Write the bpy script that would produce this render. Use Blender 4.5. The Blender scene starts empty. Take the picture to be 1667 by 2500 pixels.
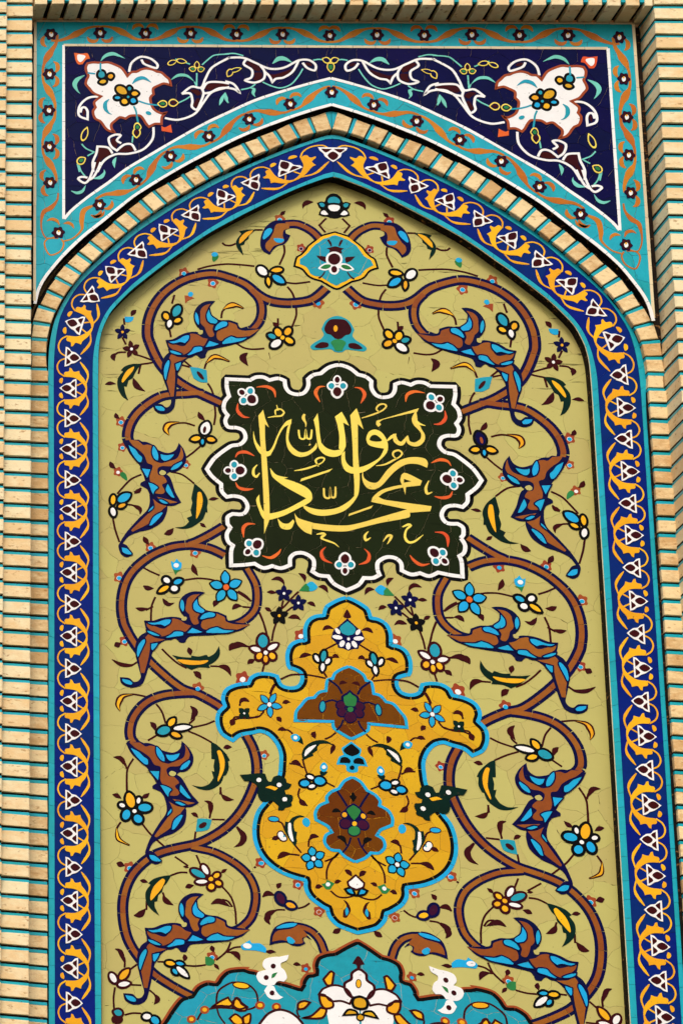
import bpy, math, random
import numpy as np
rnd = random.Random(7)
S = bpy.context.scene
# ------------------------------------------------------------------ camera
# wall plane is y = 0, x to the right, z up; the three vanishing points of the facade give the camera
VPV = np.array([147., -20200.]); VPH = np.array([-29167., -70.]); VPN = np.array([-1250., 4030.])
_A = np.array([VPN - VPH, VPN - VPV]); PC = np.linalg.solve(_A, np.array([_A[0] @ VPV, _A[1] @ VPH]))
FPX = math.sqrt(-float((VPV - PC) @ (VPH - PC)))
def _ax(v):
    a = np.array([v[0] - PC[0], -(v[1] - PC[1]), -FPX]); return a / np.linalg.norm(a)
RM = np.array([-_ax(VPH), _ax(VPN), _ax(VPV)])
CAMP = np.array([0., -14., 1.6])
cam_d = bpy.data.cameras.new('camera'); cam = bpy.data.objects.new('camera', cam_d)
S.collection.objects.link(cam); S.camera = cam
from mathutils import Matrix, Vector
cam.matrix_world = Matrix([[*RM[0], CAMP[0]], [*RM[1], CAMP[1]], [*RM[2], CAMP[2]], [0, 0, 0, 1]])
cam_d.sensor_fit = 'VERTICAL'; cam_d.sensor_height = 24.0
cam_d.lens = 24.0 * FPX / 2500.0
cam_d.shift_x = (833.5 - PC[0]) / 2500.0
cam_d.shift_y = -(1250.0 - PC[1]) / 2500.0
cam_d.clip_start = 0.1; cam_d.clip_end = 500
# ------------------------------------------------------------------ sky, sun, exposure
SUN_EL, SUN_AZ = 40.0, 14.0          # azimuth: degrees to the left of the wall's outward normal
w = bpy.data.worlds.new('World'); S.world = w; w.use_nodes = True
nt = w.node_tree; bg = nt.nodes['Background']
sky = nt.nodes.new('ShaderNodeTexSky'); sky.sky_type = 'NISHITA'; sky.sun_disc = False
sky.sun_elevation = math.radians(SUN_EL); sky.sun_rotation = math.radians(180 + SUN_AZ)
sky.air_density = 1.0; sky.dust_density = 4.0; sky.ozone_density = 0.7
nt.links.new(sky.outputs[0], bg.inputs[0]); bg.inputs[1].default_value = 0.135
sl = bpy.data.lights.new('sun', 'SUN'); sl.energy = 1.15; sl.angle = math.radians(14); sl.color = (1, .95, .87)
so = bpy.data.objects.new('sun', sl); S.collection.objects.link(so)
_e, _a = math.radians(SUN_EL), math.radians(SUN_AZ)
_dir = Vector((-math.sin(_a) * math.cos(_e), -math.cos(_a) * math.cos(_e), math.sin(_e)))
so.location = (0, -20, 20); so.rotation_euler = _dir.to_track_quat('Z', 'Y').to_euler()
S.view_settings.view_transform = 'Standard'; S.view_settings.look = 'None'
S.view_settings.exposure = 0.08; S.view_settings.gamma = 1.0; S.view_settings.use_curve_mapping = False
# ------------------------------------------------------------------ photograph <-> wall
ZG = 0.0
def W(x, y, dep=0.0):
    r = RM @ np.array([x - PC[0], -(y - PC[1]), -FPX]); t = (-dep - CAMP[1]) / r[1]
    p = CAMP + t * r; return p[0], p[2]
AX = 3.5545
def AXD(d): return AX - .21 * d      # each relief plane is centred a little further left
REG = dict(A=(0, 0), B=(550, 0), C=(1107, 0), D=(0, 400), F=(550, 400), E=(1107, 400), G=(110, 720), H=(500, 860), I=(500, 1130),
           J=(110, 1120), K=(110, 1520), L=(110, 1900), M=(110, 2080), N=(560, 1440), O=(560, 1800), Q=(560, 2080),
           R=(1107, 720), T=(1107, 1120), U=(1107, 1800), V=(1107, 2080), X=(0, 0))
def nat(reg, x, y):
    ox, oy = REG[reg]; k = 1.0 if reg == 'X' else 2.8
    return ox + x / k, oy + y / k
def parse(reg, s):
    pts, cor = [], []
    for tok in s.split():
        c = tok.endswith('!'); tok = tok.rstrip('!')
        if tok[0].isalpha(): reg = tok[0]; tok = tok[1:]
        a, b = tok.split(','); pts.append(nat(reg, float(a), float(b))); cor.append(c)
    return pts, cor
def smooth(P, cor, closed, n=5):
    """Catmull-Rom through P, kept sharp at the corners"""
    P = [np.array(p, float) for p in P]; m = len(P)
    if m < 3: return P
    out = []
    for i in range(m if closed else m - 1):
        a, b = P[i], P[(i + 1) % m]
        if closed: p0, p3 = P[i - 1], P[(i + 2) % m]
        else: p0, p3 = (P[i - 1] if i > 0 else a), (P[i + 2] if i + 2 < m else b)
        ia, ib = cor[i], cor[(i + 1) % m]
        if ia: p0 = a
        if ib: p3 = b
        m1 = (b - p0) * .5 if not ia else (b - a) * .5
        m2 = (p3 - a) * .5 if not ib else (b - a) * .5
        L = np.linalg.norm(b - a)
        for v in (0, 1):
            q = (m1, m2)[v]; ln = np.linalg.norm(q)
            if ln > 1.0 * L: q *= L / ln
        k = 1 if (ia and ib) else max(2, min(n, int(L / 4) + 1))
        for j in range(k):
            t = j / k; t2 = t * t; t3 = t2 * t
            out.append((2*t3 - 3*t2 + 1) * a + (t3 - 2*t2 + t) * m1 + (-2*t3 + 3*t2) * b + (t3 - t2) * m2)
    if not closed: out.append(P[-1])
    return out
# ------------------------------------------------------------------ materials
def lin(c):
    c = c / 255.0; return c / 12.92 if c <= .04045 else ((c + .055) / 1.055) ** 2.4
def _mat(name):
    m = bpy.data.materials.new(name); m.use_nodes = True; return m, m.node_tree, m.node_tree.nodes['Principled BSDF']
def glaze(name, rgb, var=.16, rough=.28, scale=22, gain=1.0, spot=.0):
    m, t, b = _mat(name); N = t.nodes.new; Lk = t.links.new
    col = [min(.9, lin(c) * gain) for c in rgb] + [1]
    geo = N('ShaderNodeNewGeometry'); oi = N('ShaderNodeObjectInfo')
    n1 = N('ShaderNodeTexNoise'); n1.inputs['Scale'].default_value = scale; n1.inputs['Detail'].default_value = 6; n1.inputs['Roughness'].default_value = .65
    Lk(geo.outputs['Position'], n1.inputs['Vector'])
    n2 = N('ShaderNodeTexNoise'); n2.inputs['Scale'].default_value = 190; n2.inputs['Detail'].default_value = 3
    Lk(geo.outputs['Position'], n2.inputs['Vector'])
    a = N('ShaderNodeMath'); a.operation = 'MULTIPLY_ADD'; Lk(n1.outputs['Fac'], a.inputs[0]); a.inputs[1].default_value = 2.2 * var; a.inputs[2].default_value = 1 - 1.1 * var
    r = N('ShaderNodeMath'); r.operation = 'MULTIPLY_ADD'; Lk(oi.outputs['Random'], r.inputs[0]); r.inputs[1].default_value = var * .9; r.inputs[2].default_value = -var * .45
    s = N('ShaderNodeMath'); s.operation = 'ADD'; Lk(a.outputs[0], s.inputs[0]); Lk(r.outputs[0], s.inputs[1])
    f = N('ShaderNodeMath'); f.operation = 'MULTIPLY_ADD'; Lk(n2.outputs['Fac'], f.inputs[0]); f.inputs[1].default_value = var * .8; Lk(s.outputs[0], f.inputs[2])
    f2 = N('ShaderNodeMath'); f2.operation = 'SUBTRACT'; Lk(f.outputs[0], f2.inputs[0]); f2.inputs[1].default_value = var * .4
    h = N('ShaderNodeHueSaturation'); h.inputs['Color'].default_value = col; Lk(f2.outputs[0], h.inputs['Value'])
    hr = N('ShaderNodeMath'); hr.operation = 'MULTIPLY_ADD'; Lk(oi.outputs['Random'], hr.inputs[0]); hr.inputs[1].default_value = .016; hr.inputs[2].default_value = .492; Lk(hr.outputs[0], h.inputs['Hue'])
    # a few specks of dirt and pitted glaze
    n3 = N('ShaderNodeTexNoise'); n3.inputs['Scale'].default_value = 75; n3.inputs['Detail'].default_value = 2; Lk(geo.outputs['Position'], n3.inputs['Vector'])
    rp = N('ShaderNodeMapRange'); rp.inputs['From Min'].default_value = .69; rp.inputs['From Max'].default_value = .75; Lk(n3.outputs['Fac'], rp.inputs['Value']); rp.inputs['To Max'].default_value = .55
    mx = N('ShaderNodeMixRGB'); Lk(rp.outputs[0], mx.inputs[0]); Lk(h.outputs[0], mx.inputs[1]); mx.inputs[2].default_value = (.05, .035, .02, 1)
    Lk(mx.outputs[0], b.inputs['Base Color'])
    rr = N('ShaderNodeMath'); rr.operation = 'MULTIPLY_ADD'; Lk(n1.outputs['Fac'], rr.inputs[0]); rr.inputs[1].default_value = .25; rr.inputs[2].default_value = rough - .08
    Lk(rr.outputs[0], b.inputs['Roughness']); b.inputs['Specular IOR Level'].default_value = .2 if max(rgb) > 140 else .06
    bp = N('ShaderNodeBump'); bp.inputs['Strength'].default_value = .18; bp.inputs['Distance'].default_value = .0016
    n4 = N('ShaderNodeTexNoise'); n4.inputs['Scale'].default_value = 45; n4.inputs['Detail'].default_value = 4; Lk(geo.outputs['Position'], n4.inputs['Vector'])
    Lk(n4.outputs['Fac'], bp.inputs['Height']); Lk(bp.outputs[0], b.inputs['Normal'])
    return m
def clay(name, rgb, rgb2, gain=1.0, bump=.5):
    m, t, b = _mat(name); N = t.nodes.new; Lk = t.links.new
    c1 = [min(.9, lin(c) * gain) for c in rgb] + [1]; c2 = [min(.9, lin(c) * gain) for c in rgb2] + [1]
    geo = N('ShaderNodeNewGeometry'); oi = N('ShaderNodeObjectInfo')
    mp = N('ShaderNodeMapping'); mp.inputs['Scale'].default_value = (1, 1, 1.9); Lk(geo.outputs['Position'], mp.inputs['Vector'])
    n1 = N('ShaderNodeTexNoise'); n1.inputs['Scale'].default_value = 14; n1.inputs['Detail'].default_value = 8; n1.inputs['Roughness'].default_value = .72; Lk(mp.outputs[0], n1.inputs['Vector'])
    ad = N('ShaderNodeMath'); ad.operation = 'MULTIPLY_ADD'; Lk(oi.outputs['Random'], ad.inputs[0]); ad.inputs[1].default_value = .34; ad.inputs[2].default_value = -.17
    a2 = N('ShaderNodeMath'); a2.operation = 'ADD'; Lk(n1.outputs['Fac'], a2.inputs[0]); Lk(ad.outputs[0], a2.inputs[1])
    cr = N('ShaderNodeValToRGB'); cr.color_ramp.elements[0].position = .36; cr.color_ramp.elements[0].color = c2
    cr.color_ramp.elements[1].position = .62; cr.color_ramp.elements[1].color = c1; Lk(a2.outputs[0], cr.inputs[0])
    n2 = N('ShaderNodeTexNoise'); n2.inputs['Scale'].default_value = 38; n2.inputs['Detail'].default_value = 5; Lk(mp.outputs[0], n2.inputs['Vector'])
    mr = N('ShaderNodeMapRange'); mr.inputs['From Min'].default_value = .60; mr.inputs['From Max'].default_value = .72; mr.inputs['To Max'].default_value = .7; Lk(n2.outputs['Fac'], mr.inputs['Value'])
    mx = N('ShaderNodeMixRGB'); Lk(mr.outputs[0], mx.inputs[0]); Lk(cr.outputs[0], mx.inputs[1]); mx.inputs[2].default_value = (lin(168) * gain, lin(116) * gain, lin(62) * gain, 1)
    Lk(mx.outputs[0], b.inputs['Base Color']); b.inputs['Roughness'].default_value = .85; b.inputs['Specular IOR Level'].default_value = .15
    bp = N('ShaderNodeBump'); bp.inputs['Strength'].default_value = bump; bp.inputs['Distance'].default_value = .006
    n4 = N('ShaderNodeTexNoise'); n4.inputs['Scale'].default_value = 60; n4.inputs['Detail'].default_value = 8; Lk(geo.outputs['Position'], n4.inputs['Vector'])
    Lk(n4.outputs['Fac'], bp.inputs['Height']); Lk(bp.outputs[0], b.inputs['Normal'])
    return m
MT = {
 'O': glaze('olive_glaze', (190, 181, 106), .055, .36, 9),
 'N': glaze('navy_glaze', (2, 4, 52), .3), 'K': glaze('black_glaze', (4, 4, 5), .3),
 'B': glaze('royal_blue_glaze', (0, 34, 116), .26), 'D': glaze('deep_navy_glaze', (2, 5, 62), .26),
 'T': glaze('turquoise_glaze', (16, 166, 184), .24, .28, 14), 'C': glaze('sky_blue_glaze', (0, 168, 222), .2),
 'R': glaze('brown_glaze', (148, 78, 4), .24, .32, 30), 'r': glaze('chestnut_glaze', (108, 56, 0), .24), 'o': glaze('ochre_glaze', (192, 112, 14), .22),
 'Y': glaze('yellow_glaze', (242, 176, 0), .14), 'g': glaze('gold_glaze', (216, 164, 0), .12, .32, 10), 'y': glaze('straw_glaze', (244, 218, 92), .10),
 'W': glaze('white_glaze', (246, 246, 248), .07), 'M': glaze('maroon_glaze', (58, 6, 12), .25), 'x': glaze('orange_glaze', (226, 92, 24), .16),
 'q': glaze('russet_glaze', (154, 62, 14), .2), 'G': glaze('bottle_green_glaze', (0, 34, 26), .3), 'e': glaze('leaf_green_glaze', (44, 128, 70), .25),
 'k': glaze('black_green_glaze', (24, 34, 8), .24, .3, 12), 't': glaze('teal_glaze', (8, 154, 178), .2), 'm': glaze('mint_glaze', (112, 206, 190), .14),
 'P': glaze('plum_glaze', (62, 10, 48), .25), 'a': glaze('pale_border_glaze', (226, 208, 172), .12, .4),
 'J': clay('pale_grout', (206, 184, 150), (150, 120, 84)), 'j': clay('dark_grout', (110, 92, 44), (70, 58, 28)), 'i': clay('shade_black', (30, 20, 14), (12, 8, 6)),  # last one: near-black that paints shade into joints, gaps and undersides
 'b': clay('buff_brick', (250, 228, 186), (236, 204, 152), 1.0, .35), 'h': clay('worn_brick', (248, 218, 168), (212, 172, 118), 1.0),
}
# ------------------------------------------------------------------ objects
COL = S.collection
SEQ = [0]
def eps():
    SEQ[0] += 1; return (SEQ[0] % 23) * 1.6e-5
def link(name, verts, faces, mat, parent, kind=None):
    me = bpy.data.meshes.new(name); me.from_pydata(verts, [], faces); me.materials.append(MT[mat] if isinstance(mat, str) else mat)
    o = bpy.data.objects.new(name, me); COL.objects.link(o)
    if parent is not None: o.parent = parent; o.matrix_parent_inverse = parent.matrix_world.inverted()
    if kind: o['kind'] = kind
    return o
def area(P):
    P = np.array(P); x, y = P[:, 0], P[:, 1]; return .5 * float(np.sum(x * np.roll(y, -1) - np.roll(x, -1) * y))
def plate(name, P, mat, top, thick, parent, kind=None):
    """P: outline on the wall (x, z); top: distance of its face in front of the wall plane"""
    Q = []
    for p in P:
        if not Q or abs(p[0] - Q[-1][0]) + abs(p[1] - Q[-1][1]) > 2e-4: Q.append((float(p[0]), float(p[1])))
    while len(Q) > 2 and abs(Q[0][0] - Q[-1][0]) + abs(Q[0][1] - Q[-1][1]) < 2e-4: Q.pop()
    if len(Q) < 3: return None
    if area(Q) < 0: Q.reverse()
    n = len(Q); v = [(x, -top, z) for x, z in Q] + [(x, -top + thick, z) for x, z in Q]
    f = [tuple(range(n))] + [(i, i + n, (i + 1) % n + n, (i + 1) % n) for i in range(n)]
    return link(name, v, f, mat, parent, kind)
def ribbon(name, P, wd, mat, top, thick, parent, closed=False, kind=None):
    """P on the wall; wd: half width per point"""
    P = np.array(P, float); n = len(P)
    if n < 2: return None
    if closed:
        d1 = P - np.roll(P, 1, 0); d2 = np.roll(P, -1, 0) - P
    else:
        d = P[1:] - P[:-1]; d1 = np.vstack([d[:1], d]); d2 = np.vstack([d, d[-1:]])
    n1 = d1 / (np.linalg.norm(d1, axis=1)[:, None] + 1e-12); n2 = d2 / (np.linalg.norm(d2, axis=1)[:, None] + 1e-12)
    N1 = np.stack([-n1[:, 1], n1[:, 0]], 1); N2 = np.stack([-n2[:, 1], n2[:, 0]], 1)
    m = N1 + N2; ml = np.linalg.norm(m, axis=1)[:, None]; m = m / (ml + 1e-9)
    c = np.clip(np.sum(m * N1, 1), .55, 1); wd = np.broadcast_to(np.array(wd, float), (n,)) / c
    Lf = P + m * wd[:, None]; Rt = P - m * wd[:, None]
    v = []
    for a in (Lf, Rt):
        v += [(x, -top, z) for x, z in a]
    for a in (Lf, Rt):
        v += [(x, -top + thick, z) for x, z in a]
    f = []
    for i in range(n if closed else n - 1):
        j = (i + 1) % n
        f += [(i, n + i, n + j, j), (i, j, 2 * n + j, 2 * n + i), (n + i, 3 * n + i, 3 * n + j, n + j)]
    if not closed: f += [(0, 2 * n, 3 * n, n), (n - 1, 2 * n - 1, 4 * n - 1, 3 * n - 1)]
    return link(name, v, f, mat, parent, kind)
# ------------------------------------------------------------------ drawing context: thing > part > sub-part, both halves of the symmetric design
class Cx: axd = 0.0; sq = 0; d = 0.0; roots = []; parts = []; mir = True
def empty(name, loc, parent=None):
    o = bpy.data.objects.new(name, None); COL.objects.link(o); o.empty_display_size = .05
    if parent is not None: o.parent = parent
    o.location = loc
    bpy.context.view_layer.update() if False else None
    o.matrix_basis = Matrix.Translation(loc); return o
class _Root:
    pass
def tag(o, label, cat, group=None):
    o['label'] = label; o['category'] = cat
    if group: o['group'] = group
def thing(name, label, cat, d, at=(AX, 3.0), mir=True, label2=None, group=None):
    """one thing holding both mirrored halves, or (label2) a pair of things"""
    r = bpy.data.objects.new(name, None); COL.objects.link(r); r.empty_display_size = .1; tag(r, label, cat, group)
    Cx.roots = [r, r]; Cx.d = d; Cx.axd = d; Cx.mir = mir
    if label2:
        r2 = bpy.data.objects.new(name, None); COL.objects.link(r2); tag(r2, label2, cat, group); Cx.roots = [r, r2]
    Cx.parts = list(Cx.roots)
    return r
def part(name=None, label=None):
    if name is None: Cx.parts = list(Cx.roots); return
    Cx.parts = []
    for k in (0, 1):
        if k and not Cx.mir: Cx.parts.append(None); continue
        o = bpy.data.objects.new(name, None); COL.objects.link(o); o.parent = Cx.roots[k]
        if label: o['label'] = label
        Cx.parts.append(o)
SIDES = {'both': (0, 1), 'left': (0,), 'right': (1,)}
# small measured departures of the right half from a perfect mirror image (wall x, z, dx, dz)
FIX = []
def mirror(P):
    out = []
    for x, z in P:
        X = 2 * AXD(Cx.axd) - x; dx = dz = 0.; ws = 3.0
        if Cx.sq and X > 4.72: X = 4.72 + (X - 4.72) * .87     # the right-hand border is laid narrower
        for fx, fz, ax, az in FIX:
            wgt = 1.0 / ((X - fx) ** 2 + (z - fz) ** 2 + 1e-3); ws += wgt; dx += wgt * ax; dz += wgt * az
        out.append((X + dx / ws, z + dz / ws))
    return out
def halves(P, side='both'):
    for k in SIDES[side]:
        if k and not Cx.mir: continue
        yield k, (P if k == 0 else mirror(P))
def wall(P, d=None): return [W(x, y, Cx.d if d is None else d) for x, y in P]
def pxs(P):
    x, y = P[len(P) // 2]; a = W(x, y, Cx.d); b = W(x + 1, y, Cx.d); c = W(x, y + 1, Cx.d)
    return .5 * (abs(b[0] - a[0]) + abs(c[1] - a[1]))
STEP = 0.0009
def f(name, mat, reg, s, lay=3, ol=None, ow=2.4, side='both', raw=False, thick=None):
    """filled plate; ol: outline colour, ow: outline half width in photo px"""
    P, c = parse(reg, s) if isinstance(s, str) else s
    Q = P if raw else smooth(P, c, True); k_ = pxs(P); Wp = wall(Q)
    for k, V in halves(Wp, side):
        plate(name, V, mat, Cx.d + lay * STEP + eps(), thick or STEP * (lay + .5), Cx.parts[k])
        if ol: ribbon('outline', V, ow * k_, ol, Cx.d + (lay + 1) * STEP + eps(), STEP * 1.5, Cx.parts[k], True)
def s(name, mat, reg, wd, s_, lay=1, side='both', closed=False, cut=0, off=0, n=5):
    """stroke; wd: width in zoom px (2.8 per photo px), one value or a list along the stroke; cut: length of the pieces"""
    P, c = parse(reg, s_) if isinstance(s_, str) else s_
    Q = smooth(P, c, closed, n); k_ = pxs(P) / 2.8 / 2
    Wp = np.array(wall(Q))
    ln = np.concatenate([[0], np.cumsum(np.linalg.norm(np.diff(Wp, axis=0), axis=1))]); T = ln / ln[-1]
    ws = wd if isinstance(wd, (list, tuple)) else [wd]
    hw = np.interp(T, np.linspace(0, 1, len(ws)), ws) * k_
    if off:
        d = np.gradient(Wp, axis=0); d /= np.linalg.norm(d, axis=1)[:, None] + 1e-12
        Wp = Wp + np.stack([-d[:, 1], d[:, 0]], 1) * off * k_ * 2
    if not cut:
        for k, V in halves([tuple(p) for p in Wp], side):
            ribbon(name, V, hw, mat, Cx.d + lay * STEP + eps(), STEP * (lay + .5), Cx.parts[k], closed)
        return
    nseg = max(1, int(round(ln[-1] / (cut * k_ * 2)))); g = .9 * k_ * 2
    for i in range(nseg):
        a = ln[-1] * i / nseg + (g if i else 0); b = ln[-1] * (i + 1) / nseg - (g if i < nseg - 1 else 0)
        m = max(3, int((b - a) / .012)); t = np.linspace(a, b, m)
        V0 = np.stack([np.interp(t, ln, Wp[:, 0]), np.interp(t, ln, Wp[:, 1])], 1); hv = np.interp(t, ln, hw)
        for k, V in halves([tuple(p) for p in V0], side):
            ribbon(name, V, hv, mat, Cx.d + lay * STEP + eps(), STEP * (lay + .5), Cx.parts[k])
def leaf(mat, reg, wd, s_, lay=2, side='both', name='leaf', q=False):
    """tapering leaf along a stroke; q: a thin stalk that swells near its end"""
    pr = [.22, .25, .3, .5, .95, 1, .6, .05] if q else [.12, .6, .95, 1, .75, .4, .04]
    s(name, mat, reg, [wd * v for v in pr], s_, lay, side)
def ell(mat, reg, cx, cy, rx, ry, rot=0, name='petal', lay=4, ol=None, ow=8, pt=0, side='both'):
    """petal: ellipse (pt > 0: pointed at its far end), outline plate ow zoom px wider beneath it"""
    def shape(g):
        o = []; a0 = math.radians(rot)
        for i in range(18):
            t = 2 * math.pi * i / 18; x = (rx + g) * math.cos(t); y = (ry + g) * math.sin(t)
            if pt and x > 0: y *= 1 - pt * (x / (rx + g)) ** 2; x *= 1 + pt * .18
            o.append(nat(reg, cx + x * math.cos(a0) - y * math.sin(a0), cy + x * math.sin(a0) + y * math.cos(a0)))
        return o
    for k, V in halves(wall(shape(0)), side):
        plate(name, V, mat, Cx.d + lay * STEP + eps(), STEP * 2, Cx.parts[k])
    if ol:
        for k, V in halves(wall(shape(ow)), side):
            plate('outline', V, ol, Cx.d + (lay - 1) * STEP + eps(), STEP * 2, Cx.parts[k])
def flower(reg, ol, petals, name='blossom', side='both', ow=9):
    part(name); ow = ow + 8
    for p in petals: ell(p[0], reg, p[1], p[2], p[3] * .9, p[4] * .86, p[5], pt=(p[6] if len(p) > 6 else .35), ol=ol, ow=ow, side=side)
    part()
def star(reg, cx, cy, r, pm, om, cm, n=5, rot=-90, side='both', name='star_flower', rx=.36, ry=.2, ow=9):
    part(name)
    for i in range(n):
        a = math.radians(rot + 360 * i / n); ell(pm, reg, cx + .56 * r * math.cos(a), cy + .56 * r * math.sin(a), r * rx, r * ry, math.degrees(a), pt=.55, ol=om, ow=ow, side=side)
    ell(om, reg, cx, cy, r * .34, r * .34, name='outline', lay=3.4, side=side)
    ell(cm, reg, cx, cy, r * .17, r * .17, name='centre', lay=5, side=side); part()
def bud(reg, x, y, r=26, dot='C', side='both', mat='q', dx=0, dy=6):
    part('rosette')
    P = []
    for i in range(30):
        t = 2 * math.pi * i / 30; rr = r * (1 + .16 * math.cos(5 * t)); P.append(nat(reg, x + rr * math.cos(t), y + rr * math.sin(t)))
    f('petal', mat, reg, (P, [False] * 30), lay=.6, raw=True, side=side)
    ell(dot, reg, x + dx, y + dy, r * .42, r * .36, name='centre', lay=1.6, side=side, pt=0, ol='W' if dot != 'W' else None, ow=2.5); part()
def clip(P, a, b, c):
    """keep the part of polygon P with a*x + b*y <= c"""
    out = []; n = len(P)
    for i in range(n):
        p, q = P[i], P[(i + 1) % n]; dp = a * p[0] + b * p[1] - c; dq = a * q[0] + b * q[1] - c
        if dp <= 0: out.append(p)
        if (dp < 0 < dq) or (dq < 0 < dp):
            t = dp / (dp - dq); out.append((p[0] + t * (q[0] - p[0]), p[1] + t * (q[1] - p[1])))
    return out
def cells(P, size, mat, d, parent, gap=.0011, name='tile', seed=1, jit=.36, lay=0, squash=1.0, thick=.006, warp=.003):
    """irregular cut tiles covering outline P; each is a piece with its own edges"""
    r = random.Random(seed); P = [(float(x), float(z)) for x, z in P]
    xs = [p[0] for p in P]; zs = [p[1] for p in P]; seeds = []
    nx = int((max(xs) - min(xs)) / size) + 2; nz = int((max(zs) - min(zs)) / (size * squash)) + 2
    for j in range(nz):
        for i in range(nx):
            seeds.append((min(xs) + (i - .25 + .5 * (j % 2) + r.uniform(-jit, jit)) * size, min(zs) + (j + .2 + r.uniform(-jit, jit)) * size * squash))
    from mathutils.geometry import tessellate_polygon
    TR = [[P[q] for q in t_] for t_ in tessellate_polygon([[Vector((p[0], p[1], 0)) for p in P]])]; cnt = 0
    for i, (x, z) in enumerate(seeds):
        near = sorted(((x - a) ** 2 + (z - b) ** 2, a, b) for a, b in seeds if abs(a - x) < 3 * size and abs(b - z) < 3 * size)[1:22]
        C = [(x - 2 * size, z - 2 * size), (x + 2 * size, z - 2 * size), (x + 2 * size, z + 2 * size), (x - 2 * size, z + 2 * size)]
        H = []
        for dd, a, b in near:
            nxx, nzz = a - x, b - z; L = math.hypot(nxx, nzz); nxx /= L; nzz /= L
            c = nxx * (x + a) / 2 + nzz * (z + b) / 2 - gap; H.append((nxx, nzz, c)); C = clip(C, nxx, nzz, c)
            if len(C) < 3: break
        if len(C) < 3: continue
        cx0, cx1 = min(p[0] for p in C), max(p[0] for p in C); cz0, cz1 = min(p[1] for p in C), max(p[1] for p in C)
        vk, vs, fs = {}, [], []
        for T_ in TR:
            if max(p[0] for p in T_) < cx0 or min(p[0] for p in T_) > cx1 or max(p[1] for p in T_) < cz0 or min(p[1] for p in T_) > cz1: continue
            Q = T_
            for h in H:
                Q = clip(Q, *h)
                if len(Q) < 3: break
            if len(Q) < 3 or abs(area(Q)) < 1e-9: continue
            ids = []; Q2 = []
            for p, q in zip(Q, Q[1:] + Q[:1]):
                m_ = max(1, int(math.hypot(q[0] - p[0], q[1] - p[1]) / .018)) if warp else 1
                Q2 += [(p[0] + (q[0] - p[0]) * t_ / m_, p[1] + (q[1] - p[1]) * t_ / m_) for t_ in range(m_)]
            for p in Q2:
                key = (round(p[0] * 2e4), round(p[1] * 2e4))
                if key not in vk: vk[key] = len(vs); vs.append(p)
                if not ids or ids[-1] != vk[key]: ids.append(vk[key])
            while len(ids) > 1 and ids[0] == ids[-1]: ids.pop()
            if len(set(ids)) == len(ids) and len(ids) >= 3: fs.append(tuple(ids) if area(Q) > 0 else tuple(reversed(ids)))
        if not fs or sum(abs(area([vs[q] for q in f_])) for f_ in fs) < 2.5e-5: continue
        ed = {}
        for f_ in fs:
            for u_, v_ in zip(f_, f_[1:] + f_[:1]): ed[(u_, v_)] = 1
        top = d + lay * STEP + r.uniform(0, .0004); n_ = len(vs)
        if warp: vs = [(p[0] + warp * (math.sin(p[1] * 61 + p[0] * 23) * .6 + math.sin(p[1] * 143 - p[0] * 57 + 1) * .4), p[1] + warp * (math.sin(p[0] * 67 - p[1] * 19 + 2) * .6 + math.sin(p[0] * 151 + p[1] * 47) * .4)) for p in vs]
        ta, tb = r.uniform(-.004, .004), r.uniform(-.004, .004)
        V3 = [(p[0], -top + (p[0] - x) * ta + (p[1] - z) * tb, p[1]) for p in vs] + [(p[0], -top + thick, p[1]) for p in vs]
        sides = [(u_, u_ + n_, v_ + n_, v_) for (u_, v_) in ed if (v_, u_) not in ed]
        link(name, V3, fs + sides, mat, parent); cnt += 1
    return cnt
# ================================================================== THE PLACE: ground, wall mass, brickwork
DB, DA, DS, DP = .065, .100, .122, .275      # depths in front of the olive field: border band, arch bricks, spandrel, piers
def box(name, x0, x1, z0, z1, d0, d1, mat, parent, bev=0.0, kind=None):
    """a block from depth d0 to its face at d1; bev: chamfered front edges"""
    b = bev; v = []
    for (g, d) in ((0, d0), (0, d1 - b), (b, d1)):
        v += [(x0 + g, -d, z0 + g), (x1 - g, -d, z0 + g), (x1 - g, -d, z1 - g), (x0 + g, -d, z1 - g)]
    fc = [(8, 9, 10, 11)]
    for o in (0, 4):
        for i in range(4): j = (i + 1) % 4; fc.append((o + i, o + j, o + 4 + j, o + 4 + i))
    fc.append((3, 2, 1, 0))
    return link(name, v, fc, mat, parent, kind)
g = link('ground', [(-400, -400, 0), (400, -400, 0), (400, 60, 0), (-400, 60, 0)], [(0, 1, 2, 3)], clay('grey_paving', (64, 61, 57), (54, 50, 46)), None, 'structure')
wb = box('wall', -2.5, 9.6, 0, 11.2, -.6, -.03, 'h', None, kind='structure')
# --- curves of the arch, traced on their own planes (left half; mirrored)
def curve(d, s_, n=8):
    P, c = parse('X', s_); return [W(x, y, d) for x, y in smooth(P, c, False, n)]
def trace(d, toks, n=8):
    P, c = parse('G', toks); return [W(x, y, d) for x, y in smooth(P, c, False, n)]
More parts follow.
